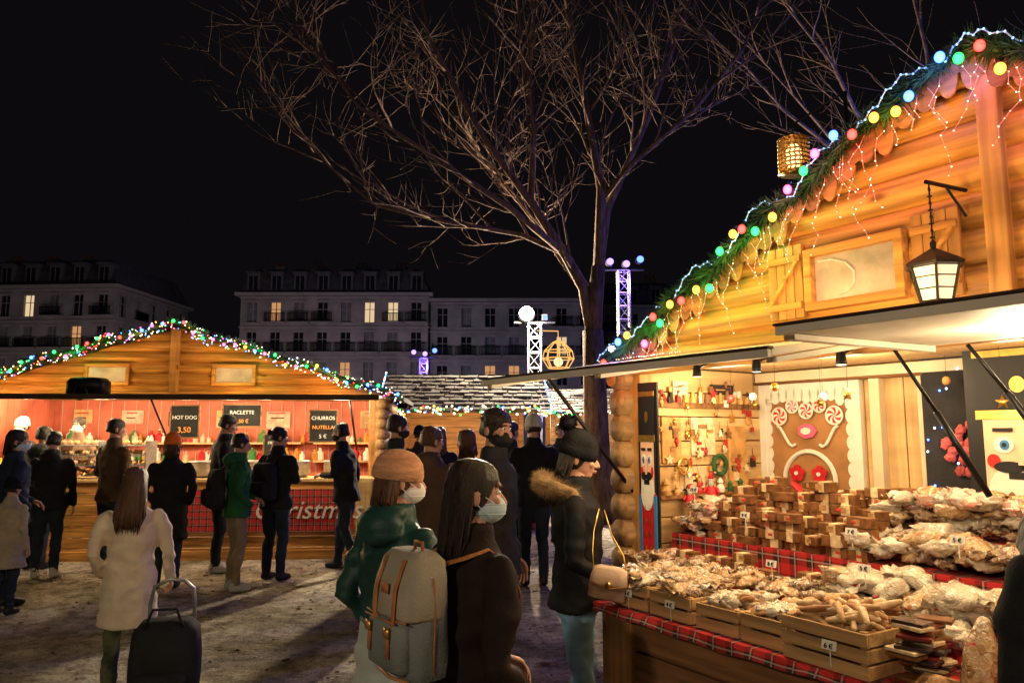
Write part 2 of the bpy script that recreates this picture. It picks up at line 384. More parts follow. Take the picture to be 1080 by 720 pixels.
def nutcracker(parent,cx,y,zb,s,sw=None):
    sw=sw or s
    mb=MB()
    def b(x,z,w,h,mi,l=1): mb.box((cx+x*sw,y-.004*l,zb+z*s),(w*sw,.006,h*s),mi)
    def d(x,z,r,mi,l=1,rz=None): mb.disc((cx+x*sw,y-.004*l,zb+z*s),r*sw,.004,mi,20,rz=(rz or r)*s)
    mb.box((cx,y+.008,zb+.72*s),(.5*sw,.012,1.44*s),1)
    b(-.1,.18,.15,.34,3); b(.1,.18,.15,.34,3); b(-.1,.05,.16,.12,1,2); b(.1,.05,.16,.12,1,2)
    b(0,.56,.4,.42,0); b(0,.38,.4,.05,5,2); b(-.19,.58,.07,.36,4,2); b(.19,.58,.07,.36,4,2)
    for k in range(4): d(-.06,.45+.08*k,.015,5,2); d(.06,.45+.08*k,.015,5,2)
    b(0,.92,.34,.32,2); d(0,.78,.16,3,2,.11); b(0,.84,.13,.03,1,3)
    d(-.08,.97,.045,3,2,.035); d(.08,.97,.045,3,2,.035); d(-.075,.97,.022,4,3); d(.075,.97,.022,4,3); d(-.075,.97,.01,1,4); d(.075,.97,.01,1,4)
    b(-.08,1.035,.09,.016,1,3); b(.08,1.035,.09,.016,1,3); b(0,.93,.035,.09,2,4); d(-.06,.875,.07,1,3,.025); d(.06,.875,.07,1,3,.025)
    d(-.13,.9,.03,0,2); d(.13,.9,.03,0,2)
    b(-.19,.93,.035,.3,1,1); b(.19,.93,.035,.3,1,1)
    b(0,1.23,.38,.3,1); b(0,1.1,.4,.04,5,2); b(0,1.37,.4,.03,5,2); d(0,1.23,.035,5,2)
    mb.obj('nutcracker_panel',nutm,parent)
nutcracker(nb,1.68,.75,.6,1.02,.9)
nutcracker(nb,.17,-.035,.62,.9,.3)
mb=MB(); mb.box((1.25,.98,1.5),(.22,.02,1.1),0); mb.box((1.42,.985,1.5),(.1,.02,1.1),0)
for i in range(20): mb.ell((U(1.15,1.44),.955,U(1.2,2.0)),.006,1+i%2,6,5)
for i in range(16): mb.ell((U(1.25,1.4),.95,U(1.35,1.7)),(.025,.012,.025),3,8,6,nz=.5)
mb.obj('dark_light_curtain',[blk2,bulb_w2,BC[2],M('curtain_blossom',(.5,.1,.12),.6,.4,9,0)],nb)
mb=MB()
frame(mb,.13,.72,.4,1.9,1.035,.05,.04,0); mb.box((.425,1.04,1.15),(.59,.02,1.5),1)
def swirl(mb,c,r,a,b2,n=12):
    for k in range(n):
        vs=[(c[0],c[1],c[2])]
        for q in range(5):
            rr=r*q/4; an=2*math.pi*k/n+q*.25; vs.append((c[0]+rr*math.cos(an),c[1],c[2]+rr*math.sin(an)))
        for q in range(4,0,-1):
            rr=r*q/4; an=2*math.pi*(k+1)/n+q*.25; vs.append((c[0]+rr*math.cos(an),c[1],c[2]+rr*math.sin(an)))
        mb.add(vs,[tuple(range(len(vs)))],a if k%2 else b2)
    mb.torus((0,0,0),r,.006,b2,20,6,X=T(c)@RX(math.pi/2))
for k in range(11): mb.disc((.15+.055*k,1.028,1.875-.01*(k%2)),.036,.008,2,14,rz=.05+.02*(k%3==0))
for k in range(13):
    mb.disc((.145,1.028,1.81-.075*k),.03,.008,2,14,rz=.042); mb.disc((.705,1.028,1.81-.075*k),.03,.008,2,14,rz=.042)
swirl(mb,(.235,1.012,1.74),.052,3,2); swirl(mb,(.61,1.012,1.74),.052,3,2); swirl(mb,(.33,1.012,1.8),.04,4,2); swirl(mb,(.515,1.012,1.8),.04,3,2); swirl(mb,(.425,1.012,1.77),.045,3,2)
mb.disc((.425,1.022,1.65),.065,.012,4,7,rz=.045); mb.disc((.425,1.008,1.65),.035,.01,2,7,rz=.022)
pts=[(.22+.41*i/20,1.012,1.62+.06*math.cos(i*.628)) for i in range(21)]; mb.tube([p for p in pts if abs(p[0]-.425)>.07 and p[0]<.425],.009,6,2); mb.tube([p for p in pts if abs(p[0]-.425)>.07 and p[0]>.425],.009,6,2)
mb.torus((0,0,0),.17,.014,2,30,6,X=T((.425,1.02,1.36))@RX(math.pi/2),ry=.17)
for sx in(-1,1):
    for k in range(5):
        a=k*1.257+.3; mb.disc((.425+sx*.075+.03*math.cos(a),1.012,1.4+.03*math.sin(a)),.022,.01,3,12)
    mb.disc((.425+sx*.075,1.0,1.4),.012,.006,2,12)
    mb.tube([(.425+sx*.12,1.01,1.35),(.43,1.01,1.24)],.022,8,3,sq=.4)
mb.obj('gingerbread_door',[white_paint,M('gingerbread_panel',(.33,.17,.07),.7,.25,6,.2,40),white_paint,M('candy_red',(.5,.02,.03),.4,.1,8,0),M('candy_pink',(.75,.12,.25),.35,.1,8,0)],nb)
dm=[M('deco_ochre',(.5,.28,.1),.7,.3,14,.2,40),wood_brown,M('deco_cream',(.65,.52,.35),.7,.35,20,.2,40),M('deco_black',(.03,.02,.02),.6,.2,9,0),M('deco_red',(.4,.03,.03),.5,.2,9,0),gold,white_paint,fir]
mb=MB()
mb.box((.092,.55,1.8),(.02,.9,.03),1); mb.box((.1,.55,1.28),(.05,.9,.02),1)
for (yy,zz,w,h,mi) in((.22,1.6,.15,.26,0),(.48,1.62,.2,.22,2),(.78,1.5,.16,.36,0),(.4,1.38,.16,.12,2),(.66,1.9,.2,.06,3),(.3,1.9,.12,.08,2)):
    mb.box((.094,yy,zz),(.012,w,h),mi)
    for q in range(5): mb.box((.1015,yy+U(-.3,.3)*w,zz+U(-.35,.35)*h),(.004,w*U(.15,.4),h*U(.05,.12)),random.choice([0,4,3,1]))
def star(mb,c,r,mi):
    vs=[(c[0],c[1]+ (r if k%2==0 else r*.45)*math.cos(k*math.pi/5+.3),c[2]+(r if k%2==0 else r*.45)*math.sin(k*math.pi/5+.3)) for k in range(10)]
    vs2=[(v[0]+.008,v[1],v[2]) for v in vs]; mb.add(vs+vs2,[tuple(range(10,20))]+[(k,(k+1)%10,10+(k+1)%10,10+k) for k in range(10)],mi)
for i in range(70):
    yy=U(.12,.94); zz=U(1.32,1.94); rr=U(.012,.03); mi=random.choice([0,2,4,3,5,6,1])
    if i%3==0: star(mb,(.104,yy,zz),rr*1.2,mi)
    elif i%3==1:
        mb.ell((.108,yy,zz),(.008,rr*.7,rr*.5),mi,10,6); mb.ell((.108,yy,zz+rr*.8),(.008,rr*.4,rr*.4),mi,10,6); mb.ell((.108,yy,zz-rr*.6),(.008,rr*.35,rr*.7),mi,8,6)
    else: mb.box((.104,yy,zz),(.01,rr*1.4,rr*1.8),mi,None)
    if i%2: mb.tube([(.106,yy,zz+rr),(.1,yy,zz+rr+.05)],.0012,4,3)
for i in range(10):
    yy=.15+.09*i; h=U(.05,.09); mb.lathe([(h*.3,0),(h*.34,h*.3),(h*.15,h*.62),(h*.24,h*.72),(h*.2,h*.9),(.002,h*1.1)],(.112,yy,1.29),10,random.choice([4,6,5,7,0]))
mb.torus((0,0,0),.055,.014,7,24,8,T((.115,.6,1.45))@RY(math.pi/2)); mb.torus((0,0,0),.045,.008,5,20,8,T((.11,.3,1.45))@RY(math.pi/2))
for i in range(14): mb.tube([(.1,.1+.06*i,1.815),(.1,.1+.06*i,1.82+U(.04,.08))],[.018,.01],7,random.choice([0,4,3,5,1]))
mb.obj('wall_decorations',dm,nb,False)
mb=MB(); mb.box((.6,1.0,1.945),(1.1,.07,.015),0)
for i in range(13):
    x=.1+.08*i+U(-.02,.02); h=U(.02,.04); mb.lathe([(h*.35,0),(h*.45,h*.4),(h*.15,h*.8),(h*.25,h),(.002,h*1.25)],(x,.985,1.953),10,random.choice([1,2,3]))
mb.obj('ornament_shelf',[wood_brown,M('orn_red',(.3,.03,.03),.4,.2,9,0),M('orn_white',(.6,.55,.45),.5,.1,9,0),M('orn_dark',(.05,.03,.02),.5,.1,9,0)],nb,True)
mb=MB(); mb.box((.87,1.02,1.0),(.06,.06,1.99)); mb.box((1.12,1.02,1.0),(.03,.06,1.99)); mb.box((xc,.99,1.98),(W-.2,.05,.06)); mb.obj('wall_battens',[M('cream_batten',(.62,.52,.38),.6,.12,5,.1,40)],nb,False,.004)
# hanging ornaments on cords from the ceiling
mb=MB()
for i in range(16):
    x=.2+.16*i; yy=U(.15,.9); z=U(1.8,1.93); mb.tube([(x,yy,2.02),(x,yy,z)],.001,4,3)
    if i%3==0:
        mb.M=T((x,yy,z-.03))@RZ(-math.pi/2); star(mb,(0,0,0),.03,5); mb.M=Matrix.Identity(4)
    else: mb.ell((x,yy,z-.02),(.02,.02,.022),random.choice([4,5,6,0]),12,8)
mb.obj('hanging_baubles',dm,nb,True)
gl=M('lantern_glass',(.85,.8,.7),.25,.05,5,.2,20,emi=.45)
def lantern(c,s=1.0):
    mb=MB(); mb.M=T(c)@Matrix.Scale(s,4); c=(0,0,0)
    mb.lathe([(.004,.12),(.012,.11),(.01,.09),(.035,.075),(.085,.045),(.105,.03),(.1,.022),(.02,.02)],c,6,0)
    for k in range(6):
        a=2*math.pi*k/6; 
        mb.tube([(c[0]+.085*math.cos(a),c[1]+.085*math.sin(a),c[2]+.025),(c[0]+.055*math.cos(a),c[1]+.055*math.sin(a),c[2]-.1)],.005,6,0)
        for f in(.33,.66):
            b=2*math.pi*(k+1)/6; r=.085-.03*f; z=.025-.125*f
            mb.tube([(r*math.cos(a),r*math.sin(a),z),(r*math.cos(b),r*math.sin(b),z)],.0025,5,0)
    mb.lathe([(.02,-.1),(.062,-.098),(.058,-.112),(.02,-.12),(.004,-.135)],c,6,0)
    mb.lathe([(.008,.02),(.022,.0),(.024,-.03),(.012,-.07),(.01,-.1)],c,12,1)
    mb.lathe([(.079,.018),(.052,-.097)],c,6,2)
    mb.M=Matrix.Identity(4)
    return mb
LX,LY,LZ=1.86,-.25,2.2
mb=lantern((LX,LY,LZ),1.0)
mb.tube([(LX,LY,LZ+.12),(LX,LY,2.53)],.003,6,0)
for k in range(9): mb.torus((0,0,0),.008,.002,0,8,4,X=T((LX,LY,LZ+.13+.025*k))@RX(math.pi/2 if k%2 else 0)@RY(math.pi/2 if k%2 else 0))
mb.tube([(LX,LY-.02,2.53),(LX+.03,-.05,2.53)],.008,8,0); mb.tube([(LX+.01,LY+.1,2.53),(LX+.03,-.06,2.43)],.005,8,0)
mb.obj('bracket_lantern',[black_metal,lampglass,gl],nb,False)
light('lantern_bulb',(LX,LY-.02,LZ-.19),2.0,(1,.8,.55),.05,nb)
mb=MB(); c=Vector((.9,.34,3.07)); 
for k in range(9):
    z=-.1+.022*k
    mb.torus((c.x,c.y,c.z+z),.075,.005,0,24,5)
for k in range(20):
    a=2*math.pi*k/20
    mb.tube([(c.x+.075*math.cos(a+.15*(q%2)),c.y+.075*math.sin(a+.15*(q%2)),c.z-.1+.022*q) for q in range(9)],.0045,5,0)
mb.lathe([(.078,.075),(.05,.09),(.01,.1),(.004,.13)],c,20,0); mb.lathe([(.07,-.1),(.078,-.105),(.01,-.11)],c,20,0)
mb.lathe([(.02,-.08),(.04,-.03),(.035,.03),(.01,.06)],c,12,1)
mb.tube([(c.x,c.y,c.z+.1),(c.x,c.y,c.z+.16),(c.x+.3,c.y,c.z+.22)],.006,6,2); mb.tube([(c.x+.3,c.y,c.z+.22),(c.x+.3,c.y,2.6)],.01,6,2)
mb.obj('pierced_brass_lantern',[gold,EM('candle_glow',(1,.5,.2),4),black_metal],nb,True)
light('brass_lantern_light',tuple(c),.9,(1,.6,.3),.02,nb)
light('brass_lantern_wash',(c.x-.1,c.y-.3,c.z-.05),.5,(1,.7,.4),.05,nb)
gp=[]
for i in range(40):
    x=-.06+(3.95)*i/39; gp.append((x+.0,-.13+.015*math.sin(i*2),rf(x)+.03+.022*math.sin(i*1.3)+.012*math.sin(i*2.9)))
mb=MB(); needles(mb,gp,.035,2000,.07,0); mb.tube(gp,.018,6,0)
mb.obj('fir_garland',[fir],nb)
mb=MB()
rp=[]
for i in range(220):
    p=path_at(gp,i/219); a=i*.33; rp.append(p+Vector((0,-.03*math.cos(a)-.03,.028*math.sin(a)+.02+.01*math.sin(i*1.9))))
mb.tube(rp,.003,5,0)
for i,p in enumerate(rp): mb.ell(tuple(p),.0045,1,6,4)
mb.obj('led_rope_light',[M('clear_rope_tube',(.3,.5,.8),.3,.1,5,0,emi=.35),EM('led_blue_white',(.3,.55,1),3)],nb,True)
mb=MB(); bl=[]
seq=[0,0,2,3,4,0,1,3,0,3,1,1,3,0,1,3,4,1,4,2,0,3,3,2,2,1,0,3,4,1,2,0,3]
nb_b=50
for i in range(nb_b):
    p=path_at(gp,(i+.5)/nb_b)+Vector((U(-.02,.02),-.06+U(-.02,.01),U(-.12,.03)))
    k=seq[i%len(seq)]; mb.ell(tuple(p),(.0185,.0185,.0215),k,18,12); mb.tube([p+Vector((0,0,.018)),p+Vector((0,.02,.04))],.008,6,5); bl.append((p,k))
mb.obj('coloured_bulbs',BC+[black_metal],nb,True)
LC=[(1,.14,.05),(.05,1,.2),(.1,.2,1),(1,.5,.08),(1,.2,.3)]
for i,(p,k) in enumerate(bl):
    if i%2==0 and i<34: light('bulb_light_%d'%i,tuple(p+Vector((0,-.05,-.05))),[1.3,1.6,2.0,1.8,1.2][k],LC[k],.03,nb)
for i,x in enumerate((.55,1.2,1.85,2.7)):
    light('gable_fill_light_%d'%i,(x,-.62,2.12),[9,12,12,12][i],(1,.58,.17),.08,nb)  # fill lights without fixtures, added to warm the log gable
mb=MB()
for i in range(85):
    f=(i+R())/85; p=path_at(gp,f)+Vector((0,.0,-.05)); n=int(U(3,12)); pts=[p]; q=p.copy(); dx=U(-.015,.015)
    for k in range(n):
        q=q+Vector((dx+U(-.025,.025),U(-.008,.008),-U(.02,.05))); q.z=max(q.z,2.05); pts.append(q.copy()); mb.ell(tuple(q),.0026,1 if k%3 else 2,5,4)
    mb.tube(pts,.0014,4,0)
mb.obj('icicle_lights',[M('pale_wire',(.6,.3,.25),.6,.1,8,0,emi=.1),EM('icicle_warm',(1,.45,.25),3.5),EM('icicle_white',(1,.8,.6),5)],nb)

# ------------------------------------------------------------------ goods
loaf_m=M('gingerbread_loaf',(.17,.072,.026),.55,.4,30,.4,80); label_m=M('cream_label',(.6,.46,.28),.6,.35,40,.05,60); cut_m=M('loaf_cut_face',(.4,.22,.1),.7,.35,60,.3,120)
mb=MB()
def loaf(mb,x,y,z,a,s=1):
    X=T((x,y,z))@RZ(a)@RX(U(-.04,.04)); w,d,h=.105*s,.06*s,.042*s
    mb.box((0,0,h/2),(w,d,h),0,X)
    if R()<.8: mb.box((U(-.015,.015),0,h/2),(w*U(.2,.42),d+.004,h+.004),1,X)
    if R()<.6: mb.box((0,-d/2-.001,h/2),(w*.3,.004,h*.6),2,X)
    if R()<.4: mb.box((U(-.02,.02),-d/2-.003,h*.5),(w*.22,.004,h*.3),3,X)
for ty,tz,rows in((.0,.95,2),(.2,1.09,3),(.32,1.09,4),(.48,1.2,3),(.57,1.2,4)):
    x=.42
    while x<1.3:
        nlay=rows+random.choice([-1,0,0,1])
        sx=U(.82,1.15)
        for k in range(max(1,nlay)): loaf(mb,x+U(-.015,.015),ty+U(-.02,.02),tz+.044*k*sx,U(-.3,.3),sx)
        x+=.118
mb.obj('gingerbread_loaf_stack',[loaf_m,label_m,cut_m,M('loaf_sticker',(.5,.05,.04),.5,.2,9,0)],None,False,.005,mw=BM)
def FILM(name,c1,c2,c3,sc=22):
    m=bpy.data.materials.new(name); m.use_nodes=True; nt=m.node_tree;N=nt.nodes;L=nt.links;b=N['Principled BSDF']
    b.inputs['Roughness'].default_value=.18; b.inputs['Specular IOR Level'].default_value=.7; b.inputs['Coat Weight'].default_value=.7; b.inputs['Coat Roughness'].default_value=.08
    tc=N.new('ShaderNodeTexCoord'); v=N.new('ShaderNodeTexVoronoi'); v.inputs['Scale'].default_value=sc*1.6; L.new(tc.outputs['Object'],v.inputs['Vector'])
    sp=N.new('ShaderNodeSeparateColor'); L.new(v.outputs['Color'],sp.inputs[0])
    r=N.new('ShaderNodeValToRGB'); r.color_ramp.elements[0].color=(*c1,1); r.color_ramp.elements[1].color=(*c3,1); e=r.color_ramp.elements.new(.5); e.color=(*c2,1); L.new(sp.outputs[0],r.inputs[0])
    n=N.new('ShaderNodeTexNoise'); n.inputs['Scale'].default_value=35; n.inputs['Detail'].default_value=5; n.inputs['Distortion'].default_value=1.5; L.new(tc.outputs['Object'],n.inputs['Vector'])
    r2=N.new('ShaderNodeValToRGB'); r2.color_ramp.elements[0].position=.55; r2.color_ramp.elements[1].position=.68; r2.color_ramp.elements[0].color=(0,0,0,1); r2.color_ramp.elements[1].color=(.75,.75,.75,1); L.new(n.outputs[0],r2.inputs[0])
    mx=N.new('ShaderNodeMix'); mx.data_type='RGBA'; L.new(r2.outputs[0],mx.inputs[0]); L.new(r.outputs[0],mx.inputs[6]); mx.inputs[7].default_value=(.75,.72,.66,1); L.new(mx.outputs[2],b.inputs['Base Color'])
    bp=N.new('ShaderNodeBump'); bp.inputs['Strength'].default_value=1; bp.inputs['Distance'].default_value=.012; L.new(n.outputs[0],bp.inputs['Height']); L.new(bp.outputs[0],b.inputs['Normal']); L.new(bp.outputs[0],b.inputs['Coat Normal'])
    return m
bag_w=FILM('cellophane_bag_pale',(.62,.55,.45),(.5,.4,.28),(.66,.6,.52)); bag_b=FILM('cellophane_bag_biscuit',(.3,.14,.05),(.5,.3,.14),(.6,.42,.25),26)
bag_p=FILM('cellophane_bag_pink',(.5,.12,.1),(.6,.4,.3),(.65,.55,.5),26); bag_g=FILM('cellophane_bag_chocolate',(.09,.035,.015),(.2,.09,.04),(.5,.36,.22),26)
ribbon=M('red_ribbon',(.45,.02,.03),.4,.1,9,0)
def bag(mb,x,y,z,s,mi):
    X=T((x,y,z))@RZ(U(0,6.28))@RX(U(-.4,.4))@RY(U(-.3,.3))
    mb.ell((0,0,.035*s),(.075*s*U(.8,1.2),.05*s,.032*s),mi,16,10,X,nz=.6,nf=99*R())
    k=[(.065*s,0,.035*s)]+[(.065*s+.05*s*math.cos(t)*U(.7,1.1),.05*s*math.sin(t),.04*s+U(-.015,.025)*s) for t in(-.9,-.5,-.1,.3,.7)]
    mb.add(k,[(0,1,2),(0,2,3),(0,3,4),(0,4,5)],mi,X); mb.torus((.065*s,0,.036*s),.008*s,.004*s,4 if R()<.4 else mi,8,5,X)
mb=MB()
for ty,tz in((-.05,.955),(.05,.955),(.2,1.095),(.32,1.1),(.46,1.2),(.56,1.2)):
    x=1.28 
    while x<3.4:
        for k in range(2): bag(mb,x+U(-.04,.04),ty+U(-.04,.04),tz+.05*k+U(0,.03),U(.75,1.3),random.choice([0,0,0,1,3]) )
        x+=.095
for i in range(34): bag(mb,U(1.3,1.9),U(.3,.6),1.28+U(0,.06),1.0,random.choice([0,2,1,2,1]))
mb.obj('cellophane_cookie_bags',[bag_w,bag_b,bag_p,bag_g,ribbon],None,True,mw=BM)
mb=MB()
for i in range(60): bag(mb,U(.12,.42),U(.15,.6),1.08+U(0,.16),U(.5,.85),random.choice([0,1,1,2,3]))
for i in range(26): bag(mb,U(.08,.42),U(-.12,.12),.91+U(0,.07),U(.5,.85),random.choice([0,1,2,3]))
for i in range(56): bag(mb,U(.5,1.3),U(-.18,-.02),.93+U(0,.05),U(.6,.9),random.choice([0,1,1,3]))
for i in range(24): bag(mb,U(1.3,2.2),U(-.3,-.12),.9+U(0,.06),U(.7,1.0),random.choice([0,0,1,3]))
mb.obj('sweet_sachets',[bag_w,bag_b,bag_p,bag_g,ribbon],None,True,mw=BM)
def santa_fig(x,y,z,s=1):
    mb=MB(); mb.loft([(0,0,0,.05,.04),(0,0,.06,.055,.045),(0,0,.12,.035,.03),(0,0,.14,.02,.02)],0,14); mb.ell((0,-.005,.165),(.026,.026,.028),1,12,8)
    mb.ell((0,-.02,.15),(.022,.015,.028),2,10,8); mb.tube([(0,0,.18),(0,.01,.23),(.03,.01,.24)],[.028,.014,.005],10,0); mb.torus((0,0,.18),.024,.008,2,14,6); mb.ell((.035,.01,.238),.01,2,8,6)
    mb.tube([(.045,0,.11),(.06,-.03,.08)],[.014,.012],8,0,rnd=True); mb.tube([(-.045,0,.11),(-.06,-.03,.08)],[.014,.012],8,0,rnd=True)
    mb.box((-.02,-.01,.005),(.025,.05,.012),3); mb.box((.02,-.01,.005),(.025,.05,.012),3)
    mb.obj('santa_figurine',[ribbon,skin,knit_w,shoe_k],None,True,mw=BM@T((x,y,z))@RZ(.7)@Matrix.Scale(s,4))
santa_fig(.13,.5,1.24,.7); santa_fig(.15,.3,1.22,.55)
def crate(x,y,z,w,d,h,rot,kind,ax=0):
    mb=MB(); n=2 if h<.12 else 3
    for k in range(n):
        zz=h*(k+.5)/n
        for sy in(-1,1): mb.box((U(-.002,.002),sy*d/2,zz),(w,.01,h/n*.84),0)
        for sx in(-1,1): mb.box((sx*(w/2-.005),0,zz),(.01,d-.012,h/n*.84),0)
    mb.box((0,0,.006),(w-.02,d-.02,.01),0); mb.box((0,0,h*.5),(w-.03,d-.03,.004),1)
    for sx in(-1,1):
        for sy in(-1,1): mb.box((sx*(w/2-.022),sy*(d/2-.018),h/2),(.022,.022,h),0)
    X=BM@T((x,y,z))@RZ(rot)@RX(ax)
    ob=mb.obj('wooden_crate',[wood_crate,wood_dark],None,False,.002,mw=X)
    mb=MB(); z0=h*.55
    if kind=='bags':
        for i in range(int(w*d*800)): bag(mb,U(-w/2+.04,w/2-.04),U(-d/2+.03,d/2-.03),z0+U(0,.07),.7,random.choice([0,1,1,3]))
        mb.obj('bagged_biscuits',[bag_w,bag_b,bag_p,bag_g,ribbon],None,True,mw=X)
    elif kind=='sticks':
        for i in range(110):
            a=U(-.8,.8); cx,cy=U(-w/2+.06,w/2-.06),U(-d/2+.05,d/2-.05); zz=z0+.02+U(0,.09); l=U(.035,.075)
            mb.tube([(cx-l*math.cos(a),cy-l*math.sin(a),zz),(cx,cy,zz+.01),(cx+l*math.cos(a),cy+l*math.sin(a),zz+U(-.03,.03))],[.009,.014,.009],8,i%3,rnd=True)
        mb.obj('biscuit_sticks',[M('biscuit_a',(.5,.3,.14),.5,.3,30,.3,80,coat=.3),M('biscuit_b',(.3,.13,.05),.5,.3,30,.3,80,coat=.3),M('biscuit_c',(.6,.42,.25),.5,.3,30,.3,80,coat=.3)],None,True,mw=X)
    elif kind=='rounds':
        for i in range(60):
            XX=T((U(-w/2+.04,w/2-.04),U(-d/2+.04,d/2-.04),z0+U(0,.06)))@RX(U(-.9,.9))@RY(U(-.7,.7))
            mb.lathe([(.02,0),(.034,.004),(.034,.011),(.02,.015)],(0,0,0),14,i%2,XX)
        for i in range(10): bag(mb,U(-w/2+.04,w/2-.04),U(-d/2+.04,d/2-.04),z0+.04,.6,2)
        mb.obj('round_biscuits',[M('round_biscuit',(.42,.22,.09),.5,.3,40,.3,80,coat=.3),M('iced_biscuit',(.62,.5,.36),.4,.2,40,.3,80,coat=.3),bag_w,bag_b,bag_p],None,True,mw=X)
crate(.59,-.42,.862,.23,.3,.11,.03,'bags'); crate(.85,-.42,.862,.24,.3,.11,-.02,'bags'); crate(1.1,-.42,.862,.21,.3,.105,.02,'rounds')
crate(1.32,-.42,.862,.2,.3,.11,0,'rounds'); crate(1.6,-.46,.862,.33,.3,.15,-.04,'sticks'); crate(2.0,-.62,.74,.24,.3,.14,.05,'rounds',.25); crate(2.4,-.42,.862,.3,.3,.12,0,'bags')
mb=MB()
for i in range(34):
    X=T((1.85+U(-.02,.02),-.46+U(-.09,.09),.865+.0115*(i//2)+.004*(i%2)))@RZ(U(-.35,.35)); mb.box((0,0,0),(.1,.07,.011),i%4,X)
mb.obj('chocolate_bar_stack',[loaf_m,M('foil_dark',(.05,.03,.03),.25,.3,20,.3,60,coat=.5),M('wrapper_maroon',(.16,.02,.02),.3,.3,20,0,coat=.5),label_m],None,False,.002,mw=BM)
mb=MB()
mb.tube([(2.02,-.5,.88),(2.03,-.47,1.0),(2.03,-.45,1.08)],[.045,.05,.02],12,0,rnd=True); mb.ell((2.025,-.505,.98),(.03,.01,.05),1,12,8)
mb.obj('wrapped_gingerbread_man',[bag_b,ribbon],None,True,mw=BM)
def tag(x,y,z,txt,s=.75):
    e=E('price_tag',BM@Vector((x,y,z)),-56.8); mb=MB(); mb.box((0,0,.0),(.07*s,.004,.04*s),0,RX(-.2)); mb.tube([(0,.004,-.02),(0,.006,-.07)],.002,5,0); mb.obj('card',[white_paint],e)
    text('price',txt,(0,-.006,-.012*s),.03*s,board_black,e,(D2R(80),0,0))
for a in((.6,-.585,.93,'4 €'),(.86,-.585,.93,'4 €'),(1.63,-.63,.95,'6 €'),(2.0,-.8,.84,'5 €'),(1.0,-.1,1.07,'8 €'),(1.45,-.12,1.12,'5 €'),(1.25,.12,1.22,'7 €'),(.35,.12,1.34,'12 €'),(.7,.1,1.24,'9 €'),(1.7,.1,1.24,'5 €')): tag(*a)

# =================================================================== FAR BOOTH
fb=E('hot_food_chalet',(-7.45,10.05,0),4)
FM=T((-7.45,10.05,0))@RZ(D2R(4))
FW=5.6; fxc=2.8; fzr=3.08; fze=2.2
ff=lambda x: fzr-(fzr-fze)/fxc*abs(x-fxc)
mb=MB(); gable(mb,FW,2.14,fze,fzr,0,.15,0,.045); mb.obj('log_gable',[wood_orange],fb,True)
mb=MB(); mb.box((fxc,-.04,2.14),(FW,.08,.12),0); mb.box((fxc,-.08,2.62),(.13,.06,.9),1); mb.box((.07,.05,1.07),(.14,.14,2.1),1); mb.box((FW-.07,.05,1.07),(.14,.14,2.1),1)
for x0 in(1.65,3.35):
    frame(mb,x0,x0+.5,2.32,2.52,-.07,.05,.05,0)
mb.obj('frame_beams',[wood_orange,wood_post],fb,False,.01)
mb=MB()
for x0 in(1.65,3.35): mb.box((x0+.25,-.05,2.42),(.5,.01,.2),0)
mb.obj('gable_panes',[M('lit_gable_pane',(.42,.38,.34),.5,.35,5,0,emi=.15)],fb)
mb=MB()
for sgn in(-1,1):
    a=(fxc,fzr+.03); b=(fxc+sgn*(fxc+.35),ff(0)-.04-.1)
    vs=[]
    for yy in(-.3,2.6):
        for p in(a,b): vs+=[(p[0],yy,p[1]),(p[0],yy,p[1]+.06)]
    mb.add(vs,[(0,1,3,2),(4,6,7,5),(0,2,6,4),(1,5,7,3),(2,3,7,6),(0,4,5,1)])
mb.obj('roof',[roof_felt],fb)
mb=MB()
for k in range(15):
    z=.07+.14*k; mb.tube([(-.03,-.07,z),(-.03,2.5,z)],.075,8,0); mb.tube([(FW+.03,-.07,z),(FW+.03,2.5,z)],.075,8,0)
mb.obj('log_side_walls',[wood_logend],fb,True)
mb=MB()
mb.box((fxc,2.4,1.1),(FW,.05,2.2),0)
for k in range(28): mb.box((.1+.2*k,2.365,1.1),(.012,.015,2.2),1)
for k in range(14): mb.box((.05+.0,0.2+.16*k,1.1),(.02,.15,2.1),0)
mb.box((FW-.05,1.2,1.1),(.02,2.3,2.1),0)
mb.box((fxc,1.2,2.17),(FW,2.4,.03),2)
for k in range(4):
    mb.box((.7+1.4*k,2.2,1.45),(1.2,.28,.03),2); mb.box((.7+1.4*k,2.2,1.15),(1.2,.28,.03),2)
for i in range(120):
    x=U(.2,5.4); h=U(.08,.22); mb.lathe([(h*.3,0),(h*.32,h*.6),(h*.12,h*.8),(h*.12,h)],(x,2.18+U(-.1,.1),1.466 if i%2 else 1.166),8,3+i%5)
for k in range(7):
    x=.45+.8*k; w=U(.25,.5); mb.box((x,2.35,1.86+U(-.03,.03)),(w,.02,U(.22,.34)),[2,7,8,2,7,8,2][k]); 
    for q in range(3): mb.box((x+U(-.03,.03),2.335,1.95-.08*q),(w*U(.4,.75),.008,.02),[4,8,1][q])
mb.obj('red_interior',[red_wall,M('wall_joint',(.5,.3,.25),.6,.2,6,0),wood_light,white_paint,ribbon,M('jar_green',(.05,.2,.06),.3,.2,9,0),M('jar_amber',(.5,.25,.05),.3,.2,9,0),M('poster_pink',(.6,.4,.3),.7,.4,9,0),wood_dark],fb)
mb=MB(); panel(mb,-.1,FW+.1,-.09,2.10,-1.0,2.06,.035,0); mb.box((fxc,-1.02,2.075),(FW+.2,.03,.07),1)
mb.obj('awning_flap',[awning_mat,wood_dark],fb,False,.003)
mb=MB()
for x in(.3,2.8,5.3): mb.tube([(x,-.8,2.05),(x,-.02,1.4)],.014,6)
mb.obj('awning_stays',[black_metal],fb,True)
mb=MB()
mb.box((fxc,-.2,1.01),(FW,.6,.04),0)
